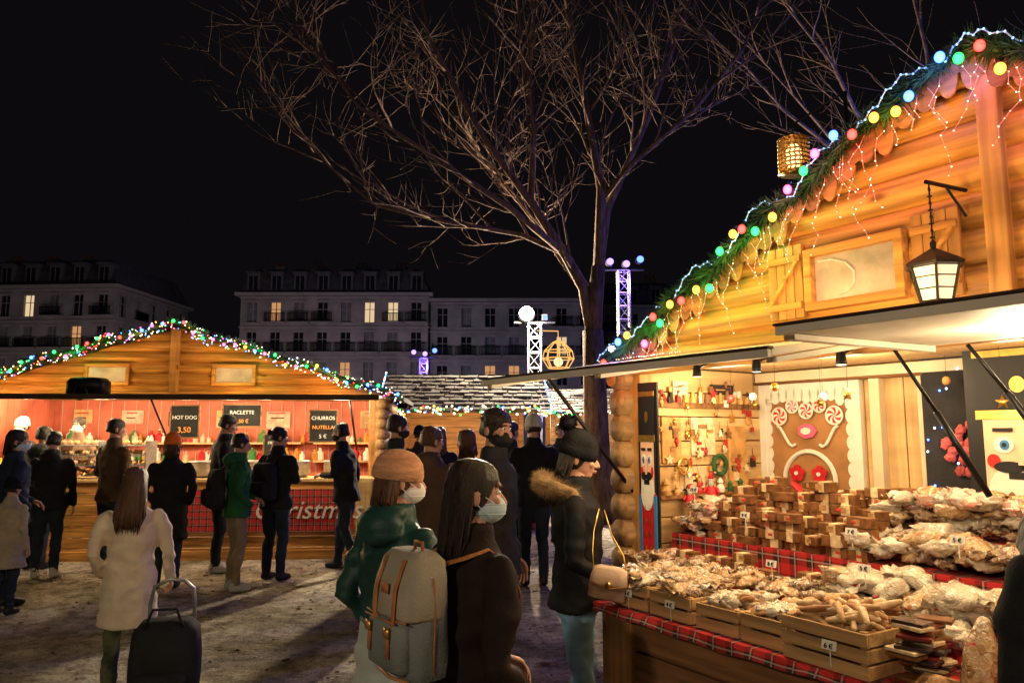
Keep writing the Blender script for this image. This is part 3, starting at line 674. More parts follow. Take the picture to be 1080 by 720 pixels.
for k in range(7): mb.box((fxc,-.46,.08+.14*k),(FW-.1,.04,.13),1)
mb.box((1.4,-.485,.5),(.06,.05,.98),0); mb.box((FW-.12,-.485,.5),(.2,.05,.98),0); mb.box((fxc,-.47,.06),(FW,.08,.12),3)
mb.box((4.05,-.5,.62),(2.6,.02,.55),2)
mb.obj('counter',[wood_light,wood_orange,plaid,wood_orange],fb,False,.005)
text('banner_lettering','Christmas',(4.75,-.52,.52),.34,white_paint,fb,shear=.3)
def board(x,y,z,w,h,lines,nm='menu_board'):
    mb=MB(); mb.box((x,y,z),(w,.02,h),0); frame(mb,x-w/2,x+w/2,z-h/2,z+h/2,y,.02,.03,1); mb.obj(nm,[board_black,wood_brown],fb)
    sz=h/(len(lines)+.4)*.6
    for i,l in enumerate(lines): text('menu_text',l,(x,y-.014,z+h/2-(i+1)*h/(len(lines)+.35)),min(sz,w*1.35/len(l)),chalk if i%2==0 else chalk_o,fb)
board(3.0,-.15,1.78,.36,.42,['HOT DOG','3,50']); board(3.75,-.12,1.86,.5,.28,['RACLETTE','7,50 €']); board(4.85,-.12,1.72,.36,.42,['CHURROS','NUTELLA','5 €']); board(4.2,-.15,1.45,.25,.3,['FRITES','3 €'])
mb=MB()
for i in range(70): mb.tube((lambda x,y,z,a:[(x-.07*math.cos(a),y-.07*math.sin(a),z),(x,y,z+.015),(x+.07*math.cos(a),y+.07*math.sin(a),z)])(U(.9,2.0),U(-.35,0),1.06+U(0,.12),U(0,3)),.018,7,i%3,rnd=True)
mb.obj('sausage_pile',[M('sausage_a',(.4,.13,.05),.35,.3,20,0,coat=.4),M('pretzel',(.35,.16,.05),.5,.3,20,0),M('bread_roll',(.6,.38,.18),.7,.2,20,0)],None,True,mw=FM)
for k,(x,r) in enumerate(((3.3,.2),(3.85,.24),(4.5,.2),(5.1,.22))):
    mb=MB(); mb.lathe([(r*.7,0),(r,.05),(r,.2),(r*1.04,.21),(r*.96,.21),(r*.9,.12),(.01,.1)],(x,-.15,1.03),24,0); mb.torus((x,-.15,1.24),r,.012,0,24,6)
    mb.ell((x,-.15,1.16),(r*.85,r*.85,.05),1,16,8,nz=.3); mb.obj('cooking_pot',[grey_metal,M('stew',(.5,.3,.12),.5,.4,30,.3,60)],None,True,mw=FM)
for k in range(7):
    mb=MB(); x=.35+.09*k; 
    mb.lathe([(.035,0),(.037,.14),(.03,.18),(.013,.2),(.013,.26),(.015,.27),(.0,.27)],(x,-.25,1.03),12,0); mb.obj('sauce_bottle',[M('bottle_%d'%k,random.choice([(.5,.03,.02),(.7,.5,.05),(.1,.2,.05),(.6,.6,.55)]),.3,.1,9,0)],None,True,mw=FM)
for xx in(1.75,2.35):
    mb=MB()
    for k in range(4):
        mb.box((xx,-.2,1.07+.13*k),(.5,.35,.015),0)
        for q in range(14): mb.ell((xx-.22+.034*q,-.2+U(-.14,.1),1.11+.13*k),(.03,.035,.03),1+q%2,8,6)
    for sx in(xx-.25,xx+.25): mb.box((sx,-.2,1.27),(.015,.35,.5),0)
    mb.obj('pastry_display_rack',[grey_metal,M('pastry_a',(.5,.28,.1),.5,.3,20,0),M('pastry_b',(.65,.45,.25),.5,.3,20,0)],None,False,mw=FM)
mb=MB(); mb.loft([(0,0,0,.24,.16),(0,0,.15,.24,.16),(0,0,.2,.2,.12),(0,0,.21,.1,.05)],0,24,4); mb.torus((0,0,.2),.08,.012,0,16,6,RX(math.pi/2)); mb.obj('roof_speaker_box',[black_metal],None,True,mw=FM@T((2.0,-.75,2.12)))
for i,x in enumerate((.6,1.7,2.8,3.9,5.0)):
    mb=MB(); mb.tube([(x-.25,.35,2.12),(x+.25,.35,2.12)],.02,8,0); mb.obj('strip_lamp_%d'%i,[lampglass],fb,True)
    light('stall_lamp_%d'%i,(x,.45,2.02),75,(1,.76,.42),.12,fb)
for i,x in enumerate((.6,2.2,3.8,5.2)):
    light('awning_lamp_%d'%i,(x,-.8,1.98),50,(1,.76,.45),.08,fb)
for i,x in enumerate((.6,1.9,3.6,4.9)): light('gable_lamp_%d'%i,(x,-.55,2.25),12,(1,.54,.13),.08,fb)
gp2=[(x,-.34+.02*math.sin(x*9),ff(x)+.03+.03*math.sin(x*7)) for x in [-.35+6.3*i/36 for i in range(37)]]
mb=MB(); needles(mb,gp2,.05,450,.1,0); mb.tube(gp2,.03,6,0); mb.obj('fir_garland',[fir],fb)
mb=MB()
for i in range(430):
    p=path_at(gp2,R())+Vector((0,-.05,U(-.12,.06))); mb.ell(tuple(p),U(.006,.011),random.choice([5,5,6,6,5,0,1,2,3,4]),6,5)
for i in range(46):
    p=path_at(gp2,(i+.5)/46)+Vector((0,-.07,U(-.07,.04))); mb.ell(tuple(p),.024,random.choice([0,1,1,2,3,4]),10,7)
mb.obj('string_light_bulbs',BC+[bulb_ww,bulb_w2],fb,True)
for i in range(8):
    p=path_at(gp2,(i+.5)/8); k=[3,0,1,3,3,1,0,2][i]; light('garland_glow_%d'%i,tuple(p+Vector((0,-.15,-.05))),3,LC[k],.05,fb)

# =================================================================== more stalls behind
def small_stall(name,loc,rz,Wd,Dp,ez,rz2,counter_mat,lp,lc,shingle):
    e=E(name,loc,rz); mb=MB()
    for x in(.05,Wd-.05):
        for y in(.05,Dp-.05): mb.box((x,y,ez/2),(.1,.1,ez),0)
    mb.box((Wd/2,Dp-.03,ez/2),(Wd-.2,.04,ez),0)
    for k in range(7): mb.box((Wd/2,.0,.07+.14*k),(Wd,.04,.13),1)
    mb.box((Wd/2,.1,1.0),(Wd+.1,.5,.04),0)
    mb.obj('stall_frame',[wood_orange,counter_mat],e,False,.005)
    mb=MB(); nrow=9
    for side in(0,1):
        for k in range(nrow):
            f0=k/nrow; f1=(k+1.15)/nrow
            yA=-.35+(Dp/2+.35)*f0; yB=-.35+(Dp/2+.35)*f1; zA=ez+(rz2-ez)*f0-.03; zB=ez+(rz2-ez)*f1-.03
            if side: yA=Dp-yA; yB=Dp-yB
            n=int((Wd+.5)/.17)
            for q in range(n):
                x0=-.25+.17*q+U(-.01,.01)+.08*(k%2); o=U(0,.02); yo=U(-.02,.02)
                mb.add([(x0,yA+yo,zA+.02+o),(x0+.16,yA+yo,zA+.02+o),(x0+.16,yB,zB+o*.3),(x0,yB,zB+o*.3),(x0,yA+yo,zA+o),(x0+.16,yA+yo,zA+o)],[(0,1,2,3),(4,5,1,0)],random.choice([0,0,1]))
    mb.obj('shingle_roof',[shingle,shing2],e)
    mb=MB()
    for i in range(100): mb.ell((-.25+(Wd+.5)*R(),-.4,ez-.02+.05*math.sin(i*.9)+U(-.05,.03)),U(.01,.022),random.choice([0,1,2,3,5,5,5]),6,5)
    for sx in(-.25,Wd+.25):
        for i in range(18): mb.ell((sx,-.35+(Dp/2+.3)*i/18,ez+(rz2-ez)*i/18+.04),.015,random.choice([5,6,2]),6,5)
    mb.obj('fairy_lights',BC+[bulb_ww,bulb_w2],e)
    mb=MB()
    for i in range(30): mb.ell((U(.2,Wd-.2),U(-.1,.25),1.06+U(0,.08)),(.05,.05,U(.04,.1)),i%3,8,6)
    mb.obj('stall_goods',[M(name+'_ga',(.5,.3,.15),.6,.4,20,0),red_wall,white_paint],e,True)
    for i in range(2): light('lamp_%d'%i,(Wd*(i+.5)/2,.3,ez-.2),lp*1.7,lc,.1,e)
shing=M('grey_shingles',(.15,.135,.12),.9,.5,4,.4,30,spec=.08); shing2=M('weathered_shingles',(.09,.08,.07),.9,.5,4,.4,30,spec=.08)
small_stall('shingle_roof_stall',(-2.0,12.6,0),4,2.4,2.4,2.02,2.72,plaid,36,(1,.7,.4),shing)
small_stall('shingle_roof_stall',(.7,15.5,0),-6,1.6,2,2.05,2.6,wood_brown,22,(.85,.8,.9),shing)
small_stall('shingle_roof_stall',(-3.6,19,0),0,3,2,2.1,2.8,plaid,26,(.9,.75,.8),shing)

# =================================================================== truss masts
def truss(mb,x,y,z0,z1,w,mi=0):
    h=w/2; c=[(-h,-h),(h,-h),(h,h),(-h,h)]
    for a,b in c: mb.tube([(x+a,y+b,z0),(x+a,y+b,z1)],.018,6,mi)
    z=z0;k=0
    while z<z1-.05:
        zz=min(z1,z+w*1.2)
        for i in range(4):
            a=c[i];b=c[(i+1)%4]
            p,q=(a,b) if k%2 else (b,a)
            mb.tube([(x+p[0],y+p[1],z),(x+q[0],y+q[1],zz)],.008,5,mi); mb.tube([(x+a[0],y+a[1],zz),(x+b[0],y+b[1],zz)],.008,5,mi)
        z=zz;k+=1
def mast(name,x,y,h,w,kind):
    e=E(name,(x,y,0)); mb=MB(); truss(mb,0,0,0,h,w); mb.box((0,0,.03),(.8,.8,.06)); mb.obj('lattice',[grey_metal],e)
    mb=MB()
    mb.tube([(-.45,0,h+.03),(.45,0,h+.03)],.025,6,0)
    if kind=='flood':
        mb.lathe([(.1,.12),(.17,.06),(.19,-.03),(.18,-.04)],(0,0,0),20,0,T((-.18,-.1,h+.2))@RX(1.45)); mb.ell((-.18,-.15,h+.2),(.165,.07,.165),1,20,12); mb.box((.22,-.1,h+.13),(.12,.1,.12),0); mb.box((.22,-.156,h+.13),(.1,.01,.1),2)
        light('flood',(-.18,-.4,h+.2),5200,(1,.82,.56),.15,e); light('flood_blue',(.3,-.25,h+.1),60,(.25,.3,1),.1,e)
    else:
        for q,zz in((-.3,.2),(.05,.15),(.35,.25)):
            mb.lathe([(.03,.12),(.08,.1),(.09,-.08),(.07,-.1)],(0,0,0),14,0,T((q,-.05,h+zz))@RX(1.3)); mb.ell((q,-.16,h+zz-.02),(.075,.03,.075),1 if q<.2 else 2,14,8)
        light('stage_spot',(0,-.4,h-.25),160,(.22,.12,1),.12,e)
    mb.obj('lamps',[black_metal,EM(name+'_a',(1,.88,.7) if kind=='flood' else (.35,.22,1),60 if kind=='flood' else 3.2),EM(name+'_b',(.1,.2,1),4)],e)
    return e
m1=mast('floodlight_truss_mast',.5,16.2,4.0,.28,'flood')
m2=mast('stage_light_truss_mast',2.42,15.8,5.1,.24,'blue')
mast('stage_light_truss_mast',-2.75,23,3.9,.24,'blue')
mb=MB(); mb.ell((0,-.1,0),.09,0,14,10); mb.lathe([(.05,.12),(.11,.06),(.11,.04)],(0,0,0),14,1); mb.obj('round_lamp',[EM('round_lamp_white',(1,.9,.8),14),black_metal],m2).location=(-.3,-.2,3.35)
e=E('gold_wire_lantern',(1.0,15.9,3.25)); mb=MB()
prof=[(.12,.3),(.3,.12),(.34,-.05),(.22,-.25)]
for k in range(8):
    a=2*math.pi*k/8; mb.tube([(r*math.cos(a),r*math.sin(a),z) for r,z in prof],.012,5,0)
for r,z in prof: mb.torus((0,0,z),r,.012,0,16,5)
mb.tube([(0,0,.3),(0,0,.55),(-.45,.3,.6)],.012,5,0)
for k in range(8):
    a=2*math.pi*k/8; mb.tube([(0,0,.36),(.12*math.cos(a),.12*math.sin(a),.3)],.01,5,0)
mb.obj('wire_cage',[EM('gold_light_tube',(1,.5,.13),1.3)],e,True)
mb=MB(); mb.ell((0,0,-.12),(.1,.1,.1),0,12,8); mb.obj('inner_lamp',[EM('gondola_inner',(1,.6,.3),2)],e,True)

# =================================================================== trees
def limb(mb,pts,r0,r1,n=7):
    k=len(pts); mb.tube(pts,[r0+(r1-r0)*i/(k-1) for i in range(k)],n,0)
def grow(mb,p,d,L,r,depth,up=.08):
    n=6 if depth>1 else 5
    pts=[p.copy()]; q=p.copy(); dd=d.normalized()
    for i in range(n):
        dd=(dd+Vector((U(-.2,.2),U(-.2,.2),U(-.13,.13)+up*.5))).normalized(); q=q+dd*L/n; pts.append(q.copy())
    mb.tube(pts,[max(.004,r*(1-.78*i/n)) for i in range(n+1)],6 if depth>1 else 3,0)
    if depth<=0: return
    for i in range(4):
        f=U(.2,1); k=min(n-1,int(f*n)); s=pts[k].lerp(pts[k+1],f*n-k)
        side=Vector((U(-1,1),U(-1,1),U(-.5,.6))).normalized()
        nd=(dd*.85+side*.8).normalized()
        grow(mb,s,nd,L*U(.4,.8),max(.0055,r*(1-.7*f)*.6),depth-1,up)
bark=M('bare_tree_bark',(.115,.072,.052),.95,.5,5,.9,25,stretch=(3,3,.8),bdist=.03,spec=.1)
mb=MB(); V=Vector
y=13.6
limb(mb,[V((1.62,y,0)),V((1.55,y,1.2)),V((1.52,y,2.6)),V((1.5,y,3.5))],.26,.19,12)
limb(mb,[V((1.5,y,3.4)),V((1.55,y,4.0)),V((1.62,y,4.7))],.17,.13,10)
mains=[
 ([(1.5,y,3.4),(1.3,y,4.3),(1.0,y,4.95),(.35,y-.2,5.9),(-.5,y-.5,7.1),(-1.5,y-.8,8.9),(-2.0,y-1,10.8)],.13),
 ([(1.62,y,4.6),(1.7,y,6.2),(1.45,y+.1,8.2),(1.1,y+.2,10),(.9,y,12)],.11),
 ([(1.62,y,4.6),(1.9,y,5.8),(2.6,y-.2,7.6),(3.3,y-.4,9.6),(3.8,y-.4,11.5)],.09),
 ([(1.7,y,6.0),(2.3,y-.5,6.6),(3.2,y-1,7.3),(4.0,y-1.3,8.4),(4.5,y-1.5,9.6)],.06),
 ([(1.0,y,4.95),(0,y-.6,5.7),(-1.2,y-1,6.3),(-2.6,y-1.4,7.2),(-3.5,y-1.6,8.4)],.075),
 ([(.35,y-.2,5.9),(.5,y,7.5),(.2,y,9.3),(0,y,11)],.07),
 ([(1.3,y,4.3),(.6,y+1,5.8),(-.6,y+1.6,7.4),(-1.9,y+2,9.5)],.07),
 ([(1.0,y,4.95),(.1,y-.3,5.3),(-1.2,y-.6,5.4),(-2.4,y-.8,5.7),(-3.5,y-.9,6.5)],.055),
]
for pts,r in mains:
    P=[V(p)+V((U(-.1,.1),U(-.1,.1),U(-.08,.08)))*(0 if i==0 else 1) for i,p in enumerate(pts)]; limb(mb,P,r,.018,8)
    tot=len(P)-1
    for i in range(12):
        f=U(.2,1)*tot; k=min(tot-1,int(f)); s=P[k].lerp(P[k+1],f-k); d=(P[k+1]-P[k]).normalized()
        nd=(d*.9+Vector((U(-1,1),U(-1,1),U(-.3,.6)))*.9).normalized()
        grow(mb,s,nd,U(1.1,2.4),.03*(1-.4*f/tot),2)
mb.obj('bare_plane_tree',[bark],None,True)
mb=MB()
limb(mb,[V((8.2,13,0)),V((8.1,13,3)),V((8,13,5.5))],.2,.13,10)
for i in range(9):
    a=i*.7; d=Vector((math.cos(a)*.9-.25,math.sin(a)*.7-.3,.75)); s=V((8,13,U(4.4,5.6))); 
    P=[s]; q=s.copy()
    for k in range(6): q=q+d.normalized()*.9+Vector((U(-.15,.15),U(-.15,.15),.05*k)); P.append(q.copy())
    limb(mb,P,.06,.012,6)
    for k in range(8):
        f=U(.3,1)*6; kk=min(5,int(f)); grow(mb,P[kk].lerp(P[kk+1],f-kk),(d+Vector((U(-1,1),U(-1,1),U(-.3,.5)))).normalized(),U(.9,1.9),.02,1)
mb.obj('bare_street_tree',[bark],None,True)
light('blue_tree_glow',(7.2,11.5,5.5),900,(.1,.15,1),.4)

# =================================================================== buildings
stone=M('limestone_facade',(.23,.21,.2),.9,.3,.5,.3,6,bdist=.03); stone2=M('limestone_trim',(.25,.23,.22),.9,.15,1,.2,8); slate=M('slate_roof',(.06,.06,.07),.8,.3,1.5,.3,12)
glassd=M('dark_window_glass',(.01,.011,.015),.1,.3,2,0,spec=.6); shut=M('window_shutter',(.13,.13,.13),.8,.15,2,.1,30)
winlit=EM('lit_window_warm',(1,.48,.2),.6); winlit2=EM('lit_window_white',(1,.72,.42),.8)
dormer=M('dormer_zinc',(.07,.07,.08),.8,.2,2,.1,10)
def building(name,x0,y0,Wd,nc,nf,fh,depth,rz,lit,mans=True):
    e=E(name,(x0,y0,0),rz); cw=Wd/nc; ww=min(1.15,cw*.42)
    mb=MB(); g=MB()
    for side in range(2):
        if side==0: X=Matrix.Identity(4); n=nc; cwid=cw
        else: n=int(depth/cw); cwid=depth/n; X=T((Wd,0,0))@RZ(math.pi/2)
        for side2 in ((0,) if side==0 else (0,1)):
            if side==1 and side2==1: X=T((0,depth,0))@RZ(-math.pi/2)
            for f in range(nf):
                zb=f*fh
                for c in range(n):
                    xa=c*cwid; xm=xa+cwid/2; wl=xm-ww/2; wr=xm+ww/2; s0=zb+ (.35 if f else .3); s1=zb+fh-.65
                    def q(a,b,z1,z2,yy=0,mi=0): mb.add([(a,yy,z1),(b,yy,z1),(b,yy,z2),(a,yy,z2)],[(0,1,2,3)],mi,X)
                    q(xa,wl,zb,zb+fh); q(wr,xa+cwid,zb,zb+fh); q(wl,wr,zb,s0); q(wl,wr,s1,zb+fh)
                    mb.add([(wl,0,s0),(wl,.3,s0),(wl,.3,s1),(wl,0,s1)],[(0,1,2,3)],0,X); mb.add([(wr,0,s0),(wr,.3,s0),(wr,.3,s1),(wr,0,s1)],[(3,2,1,0)],0,X)
                    mb.add([(wl,0,s0),(wr,0,s0),(wr,.3,s0),(wl,.3,s0)],[(0,1,2,3)],0,X); mb.add([(wl,0,s1),(wr,0,s1),(wr,.3,s1),(wl,.3,s1)],[(3,2,1,0)],0,X)
                    key=(f,c) if side==0 else None
                    mi=lit.get(key,0) if key else 0
                    if mi==0 and R()<.35: mi=3
                    g.add([(wl,.28,s0),(wr,.28,s0),(wr,.28,s1),(wl,.28,s1)],[(0,1,2,3)],mi,X)
                    g.box((xm,.25,(s0+s1)/2),(.08,.04,s1-s0),4,X); g.box((xm,.25,s0+(s1-s0)*.66),(ww,.04,.06),4,X)
                    mb.box((xm,-.06,s0-.06),(ww+.4,.16,.1),1,X); mb.box((xm,-.05,s1+.12),(ww+.3,.12,.18),1,X)
                    if f in(1,3) or (R()<.3 and f):
                        for k in range(15): mb.box((wl-.5+(ww+1.0)*k/14,-.42,s0+.45),(.06,.06,.85),2,X)
                        mb.box((xm,-.42,s0+.88),(ww+1.1,.08,.08),2,X); mb.box((xm,-.42,s0+.1),(ww+1.1,.06,.06),2,X); mb.box((xm,-.22,s0-.02),(ww+1.2,.46,.12),1,X)
                mb.add([(0,-.14,zb+fh-.22),(n*cwid,-.14,zb+fh-.22),(n*cwid,-.14,zb+fh-.05),(0,-.14,zb+fh-.05),(0,0,zb+fh-.22),(n*cwid,0,zb+fh-.22),(n*cwid,0,zb+fh-.05),(0,0,zb+fh-.05)],[(0,1,2,3),(0,4,5,1),(3,2,6,7),(0,3,7,4),(1,5,6,2)],1,X)
    H=nf*fh
    mb.box((Wd/2,depth/2,H+.15),(Wd+1.0,depth+1.0,.3),1)
    if mans:
        m=3.0
        vs=[(-.2,-.2,H+.3),(Wd+.2,-.2,H+.3),(Wd+.2,depth+.2,H+.3),(-.2,depth+.2,H+.3),(1.1,1.1,H+m),(Wd-1.1,1.1,H+m),(Wd-1.1,depth-1.1,H+m),(1.1,depth-1.1,H+m)]
        mb.add(vs,[(0,1,5,4),(1,2,6,5),(2,3,7,6),(3,0,4,7),(4,5,6,7)],3)
        for c in range(nc):
            xm=(c+.5)*cw; mb.box((xm,.65,H+1.4),(1.25,1.3,1.9),5); mb.box((xm,.5,H+2.42),(1.5,1.6,.14),3)
            g.box((xm,-.01,H+1.35),(.85,.03,1.4),lit.get((nf,c),0)); g.box((xm,-.035,H+1.35),(.06,.03,1.4),3)
        for k in range(int(Wd/4.5)):
            x=2.2+4.3*k+U(-.6,.6); mb.box((x,depth*.45,H+m+.6),(U(1.0,2.0),.7,1.6),0)
            for q in range(3): mb.tube([(x-.5+.4*q,depth*.45,H+m+1.4),(x-.5+.4*q,depth*.45,H+m+1.85)],.12,8,4)
    mb.obj('facade_and_roof',[stone,stone2,black_metal,slate,M(name+'_pots',(.3,.12,.07),.9,.2,4,0),dormer],e)
    g.obj('windows',[glassd,winlit,winlit2,shut,stone2],e)
    return e
building('haussmann_apartment_building',-27.5,74,19,8,5,3.05,14,0,{(4,5):2,(4,6):2,(4,1):1,(2,4):1})
building('haussmann_apartment_building',-8.3,74.6,17,7,5,2.95,12,0,{(2,2):1,(2,3):1,(3,5):2},False)
building('haussmann_apartment_building',-56,72,17.5,7,5,3.1,14,-4,{(4,3):2,(3,5):1})
building('haussmann_apartment_building',9.5,80,20,8,5,3.0,12,0,{})
def added_lamp(x,y,h,p,col=(1,.75,.5),g=12):
    e=E('added_lamp',(x,y,0)); mb=MB(); mb.lathe([(.16,0),(.14,.5),(.07,.7),(.05,h-.2),(.08,h-.1),(.03,h)],(0,0,0),12,0); mb.tube([(0,0,h-.1),(0,-.5,h+.1),(0,-.9,h)],.035,8,0)
    mb.lathe([(.1,.12),(.22,.0),(.2,-.05)],(0,-.95,h-.05),14,0); mb.ell((0,-.95,h-.12),(.16,.16,.08),1,14,8); mb.obj('post',[black_metal,EM('added_lamp_glass',(1,.8,.55),g)],e,True); light('lamp',(0,-.95,h-.3),p,col,.2,e)
for x,c,pw in((-45,(.85,.72,.75),1300),(-22,(1,.75,.7),1600),(-13,(.85,.7,.95),1800),(-1,(.5,.5,1),2200)): added_lamp(x,58,4.4,pw,c)  # lamps added to brighten the facades, hidden behind the stalls
added_lamp(-4.5,-5.5,5.6,1300,(1,.77,.5)); added_lamp(4.5,-4.0,5.6,260,(1,.72,.45))  # unseen lamps added behind the camera to light the near backs

# =================================================================== ground
gm=bpy.data.materials.new('sandy_gravel_ground'); gm.use_nodes=True
nt=gm.node_tree;N=nt.nodes;L=nt.links;b=N['Principled BSDF']; b.inputs['Roughness'].default_value=.95; b.inputs['Specular IOR Level'].default_value=.15
tc=N.new('ShaderNodeTexCoord')
def nz(sc,det=8,rough=.6,dist=0):
    n=N.new('ShaderNodeTexNoise'); n.inputs['Scale'].default_value=sc; n.inputs['Detail'].default_value=det; n.inputs['Roughness'].default_value=rough; n.inputs['Distortion'].default_value=dist; L.new(tc.outputs['Object'],n.inputs['Vector']); return n
n1=nz(.7,6,.6,.5); n2=nz(4.5,8,.75); n3=nz(55,4,.7); n5=nz(14,6,.7)
def rmp(p0,c0,p1,c1):
    r=N.new('ShaderNodeValToRGB'); r.color_ramp.elements[0].position=p0; r.color_ramp.elements[1].position=p1; r.color_ramp.elements[0].color=(*c0,1); r.color_ramp.elements[1].color=(*c1,1); return r
r1=rmp(.42,(.34,.29,.22),.56,(.72,.65,.54)); r2=rmp(.38,(.42,.38,.34),.55,(1,1,1)); r3=rmp(.35,(.6,.57,.54),.6,(1.1,1.08,1.05)); r5=rmp(.36,(.5,.46,.42),.5,(1,1,1))
L.new(n1.outputs[0],r1.inputs[0]);L.new(n2.outputs[0],r2.inputs[0]);L.new(n3.outputs[0],r3.inputs[0]);L.new(n5.outputs[0],r5.inputs[0])
def mul(a,c):
    m=N.new('ShaderNodeMix'); m.data_type='RGBA'; m.blend_type='MULTIPLY'; m.inputs[0].default_value=1; L.new(a,m.inputs[6]); L.new(c,m.inputs[7]); return m.outputs[2]
L.new(mul(mul(mul(r1.outputs[0],r2.outputs[0]),r3.outputs[0]),r5.outputs[0]),b.inputs['Base Color'])
ad=N.new('ShaderNodeMath'); ad.operation='MULTIPLY_ADD'; L.new(n2.outputs[0],ad.inputs[0]); ad.inputs[1].default_value=5; L.new(n3.outputs[0],ad.inputs[2])
bp=N.new('ShaderNodeBump'); bp.inputs['Strength'].default_value=.9; bp.inputs['Distance'].default_value=.03; L.new(ad.outputs[0],bp.inputs['Height']); L.new(bp.outputs[0],b.inputs['Normal'])
mb=MB(); mb.quad((-300,-60,0),(300,-60,0),(300,500,0),(-300,500,0)); mb.obj('ground',[gm])
mb=MB()
for i in range(1500):
    x,yy=U(-7,3),U(2.5,11); s=U(.006,.018); mb.ell((x,yy,s*.3),(s,s*U(.6,1),s*.5),i%2,6,4,nz=.3)
mb.obj('loose_gravel',[M('pebble_a',(.4,.36,.3),.9,.3,9,0),M('pebble_b',(.2,.17,.14),.9,.3,9,0)],None)
mb=MB()
for i in range(260):
    X=T((U(-7,3),U(3,12),.012))@RZ(U(0,6))@RX(U(-.4,.4)); l=U(.02,.05); mb.add([(-l,0,0),(-l*.3,l*.5,.006),(l*.5,l*.45,0),(l,0,.008),(l*.4,-l*.5,0),(-l*.4,-l*.4,.005)],[(0,1,2,3,4,5)],0,X)
mb.obj('fallen_leaves',[M('fallen_leaf',(.12,.06,.03),.9,.4,9,0)],None)

# =================================================================== PEOPLE
def evalmesh(mb,voxel,sm):
    me=bpy.data.meshes.new('tmp'); me.from_pydata([tuple(v) for v in mb.v],[],mb.f); me.update()
    bm=bmesh.new(); bm.from_mesh(me); bmesh.ops.recalc_face_normals(bm,faces=bm.faces); bm.to_mesh(me); bm.free()
    ob=bpy.data.objects.new('tmp',me); COL.objects.link(ob)
    m=ob.modifiers.new('r','REMESH'); m.mode='VOXEL'; m.voxel_size=voxel; m.use_smooth_shade=True
    if sm: s=ob.modifiers.new('s','SMOOTH'); s.iterations=sm; s.factor=.5
    dg=bpy.context.evaluated_depsgraph_get(); dg.update()
    r=bpy.data.meshes.new_from_object(ob.evaluated_get(dg)); bpy.data.objects.remove(ob); bpy.data.meshes.remove(me)
    bv=BVHTree.FromPolygons([tuple(v) for v in mb.v],mb.f)
    r.materials.clear()
    mi=[]
    for p in r.polygons:
        h=bv.find_nearest(p.center); mi.append(mb.m[h[2]] if h[2] is not None else 0)
    r.polygons.foreach_set('use_smooth',[True]*len(r.polygons))
    return r,mi
h=MB()
h.ell((0,-.015,.03),(.074,.094,.086),0,24,16); h.ell((0,.022,-.02),(.061,.07,.084),0,24,16); h.ell((0,.04,-.078),(.04,.043,.03),0,16,10)
h.tube([(0,.083,.012),(0,.1,-.012),(0,.108,-.03)],[.008,.01,.0135],8,0,rnd=True); h.ell((.012,.094,-.034),(.009,.01,.008),0,8,6); h.ell((-.012,.094,-.034),(.009,.01,.008),0,8,6)
h.ell((0,.087,-.062),(.022,.012,.009),0,10,6); h.ell((.035,.07,-.022),(.022,.018,.02),0,10,8); h.ell((-.035,.07,-.022),(.022,.018,.02),0,10,8); h.ell((0,.078,.038),(.045,.012,.012),0,12,8)
for q in(-1,1): h.ell((q*.078,-.012,-.008),(.01,.019,.031),0,10,8)
h.tube([(0,-.02,-.05),(0,-.03,-.12),(0,-.035,-.17)],[.052,.052,.058],14,0)
HM,_=evalmesh(h,.0055,3)
for v in HM.vertices:
    for q in(-1,1):
        d=(v.co-Vector((q*.031,.088,.012))).length
        if d<.03: v.co.y-=.010*math.exp(-(d/.014)**2)
HM.materials.append(skin); HM.name='head_mesh'
f=MB()
for q in(-1,1):
    f.ell((q*.031,.0765,.012),(.0125,.011,.0085),0,12,8); f.ell((q*.031,.0865,.012),(.0055,.003,.0058),1,10,6)
    f.tube([(q*.015,.089,.031),(q*.032,.087,.036),(q*.048,.076,.03)],[.0035,.004,.002],6,2)
f.ell((0,.0975,-.0585),(.02,.006,.0045),3,12,6); f.ell((0,.0965,-.0665),(.017,.006,.005),3,12,6)
fo=f.obj('face_tmp',[eye_w,iris,hair_dk,lips],None,True); FACE=fo.data; bpy.data.objects.remove(fo)
hd=MB()
hd.tube([(0,-.035,0),(0,0,0),(.0,.03,0),(.0,.07,0),(0,.088,-.002)],[.025,.026,.034,.04,.036],14,0,sq=.42,up=(1,0,0))
def finger(x,y,l,sp,cu,r):
    p=Vector((x,y,0)); pts=[Vector((x*.85,y-.03,0)),p]; ang=.15
    for k,fr in enumerate((.45,.32,.26)):
        ang+=cu; p=p+Vector((sp*l*fr,l*fr*math.cos(ang),-l*fr*math.sin(ang))); pts.append(p)
    hd.tube(pts,[r*1.05,r*1.05,r,r*.9,r*.75],8,0,rnd=True)
finger(.031,.083,.072,.08,.32,.0088); finger(.0105,.088,.082,.02,.35,.009); finger(-.0105,.086,.076,-.03,.4,.0086); finger(-.031,.078,.06,-.1,.45,.0078)
hd.tube([(.018,.012,-.004),(.04,.036,-.012),(.05,.062,-.022),(.05,.086,-.032)],[.014,.0125,.0105,.008],8,0,rnd=True)
HAND,_=evalmesh(hd,.0038,2); HAND.name='hand_mesh'; HAND.materials.append(skin)
HANDG=HAND.copy(); HANDG.materials.clear(); HANDG.materials.append(blk)
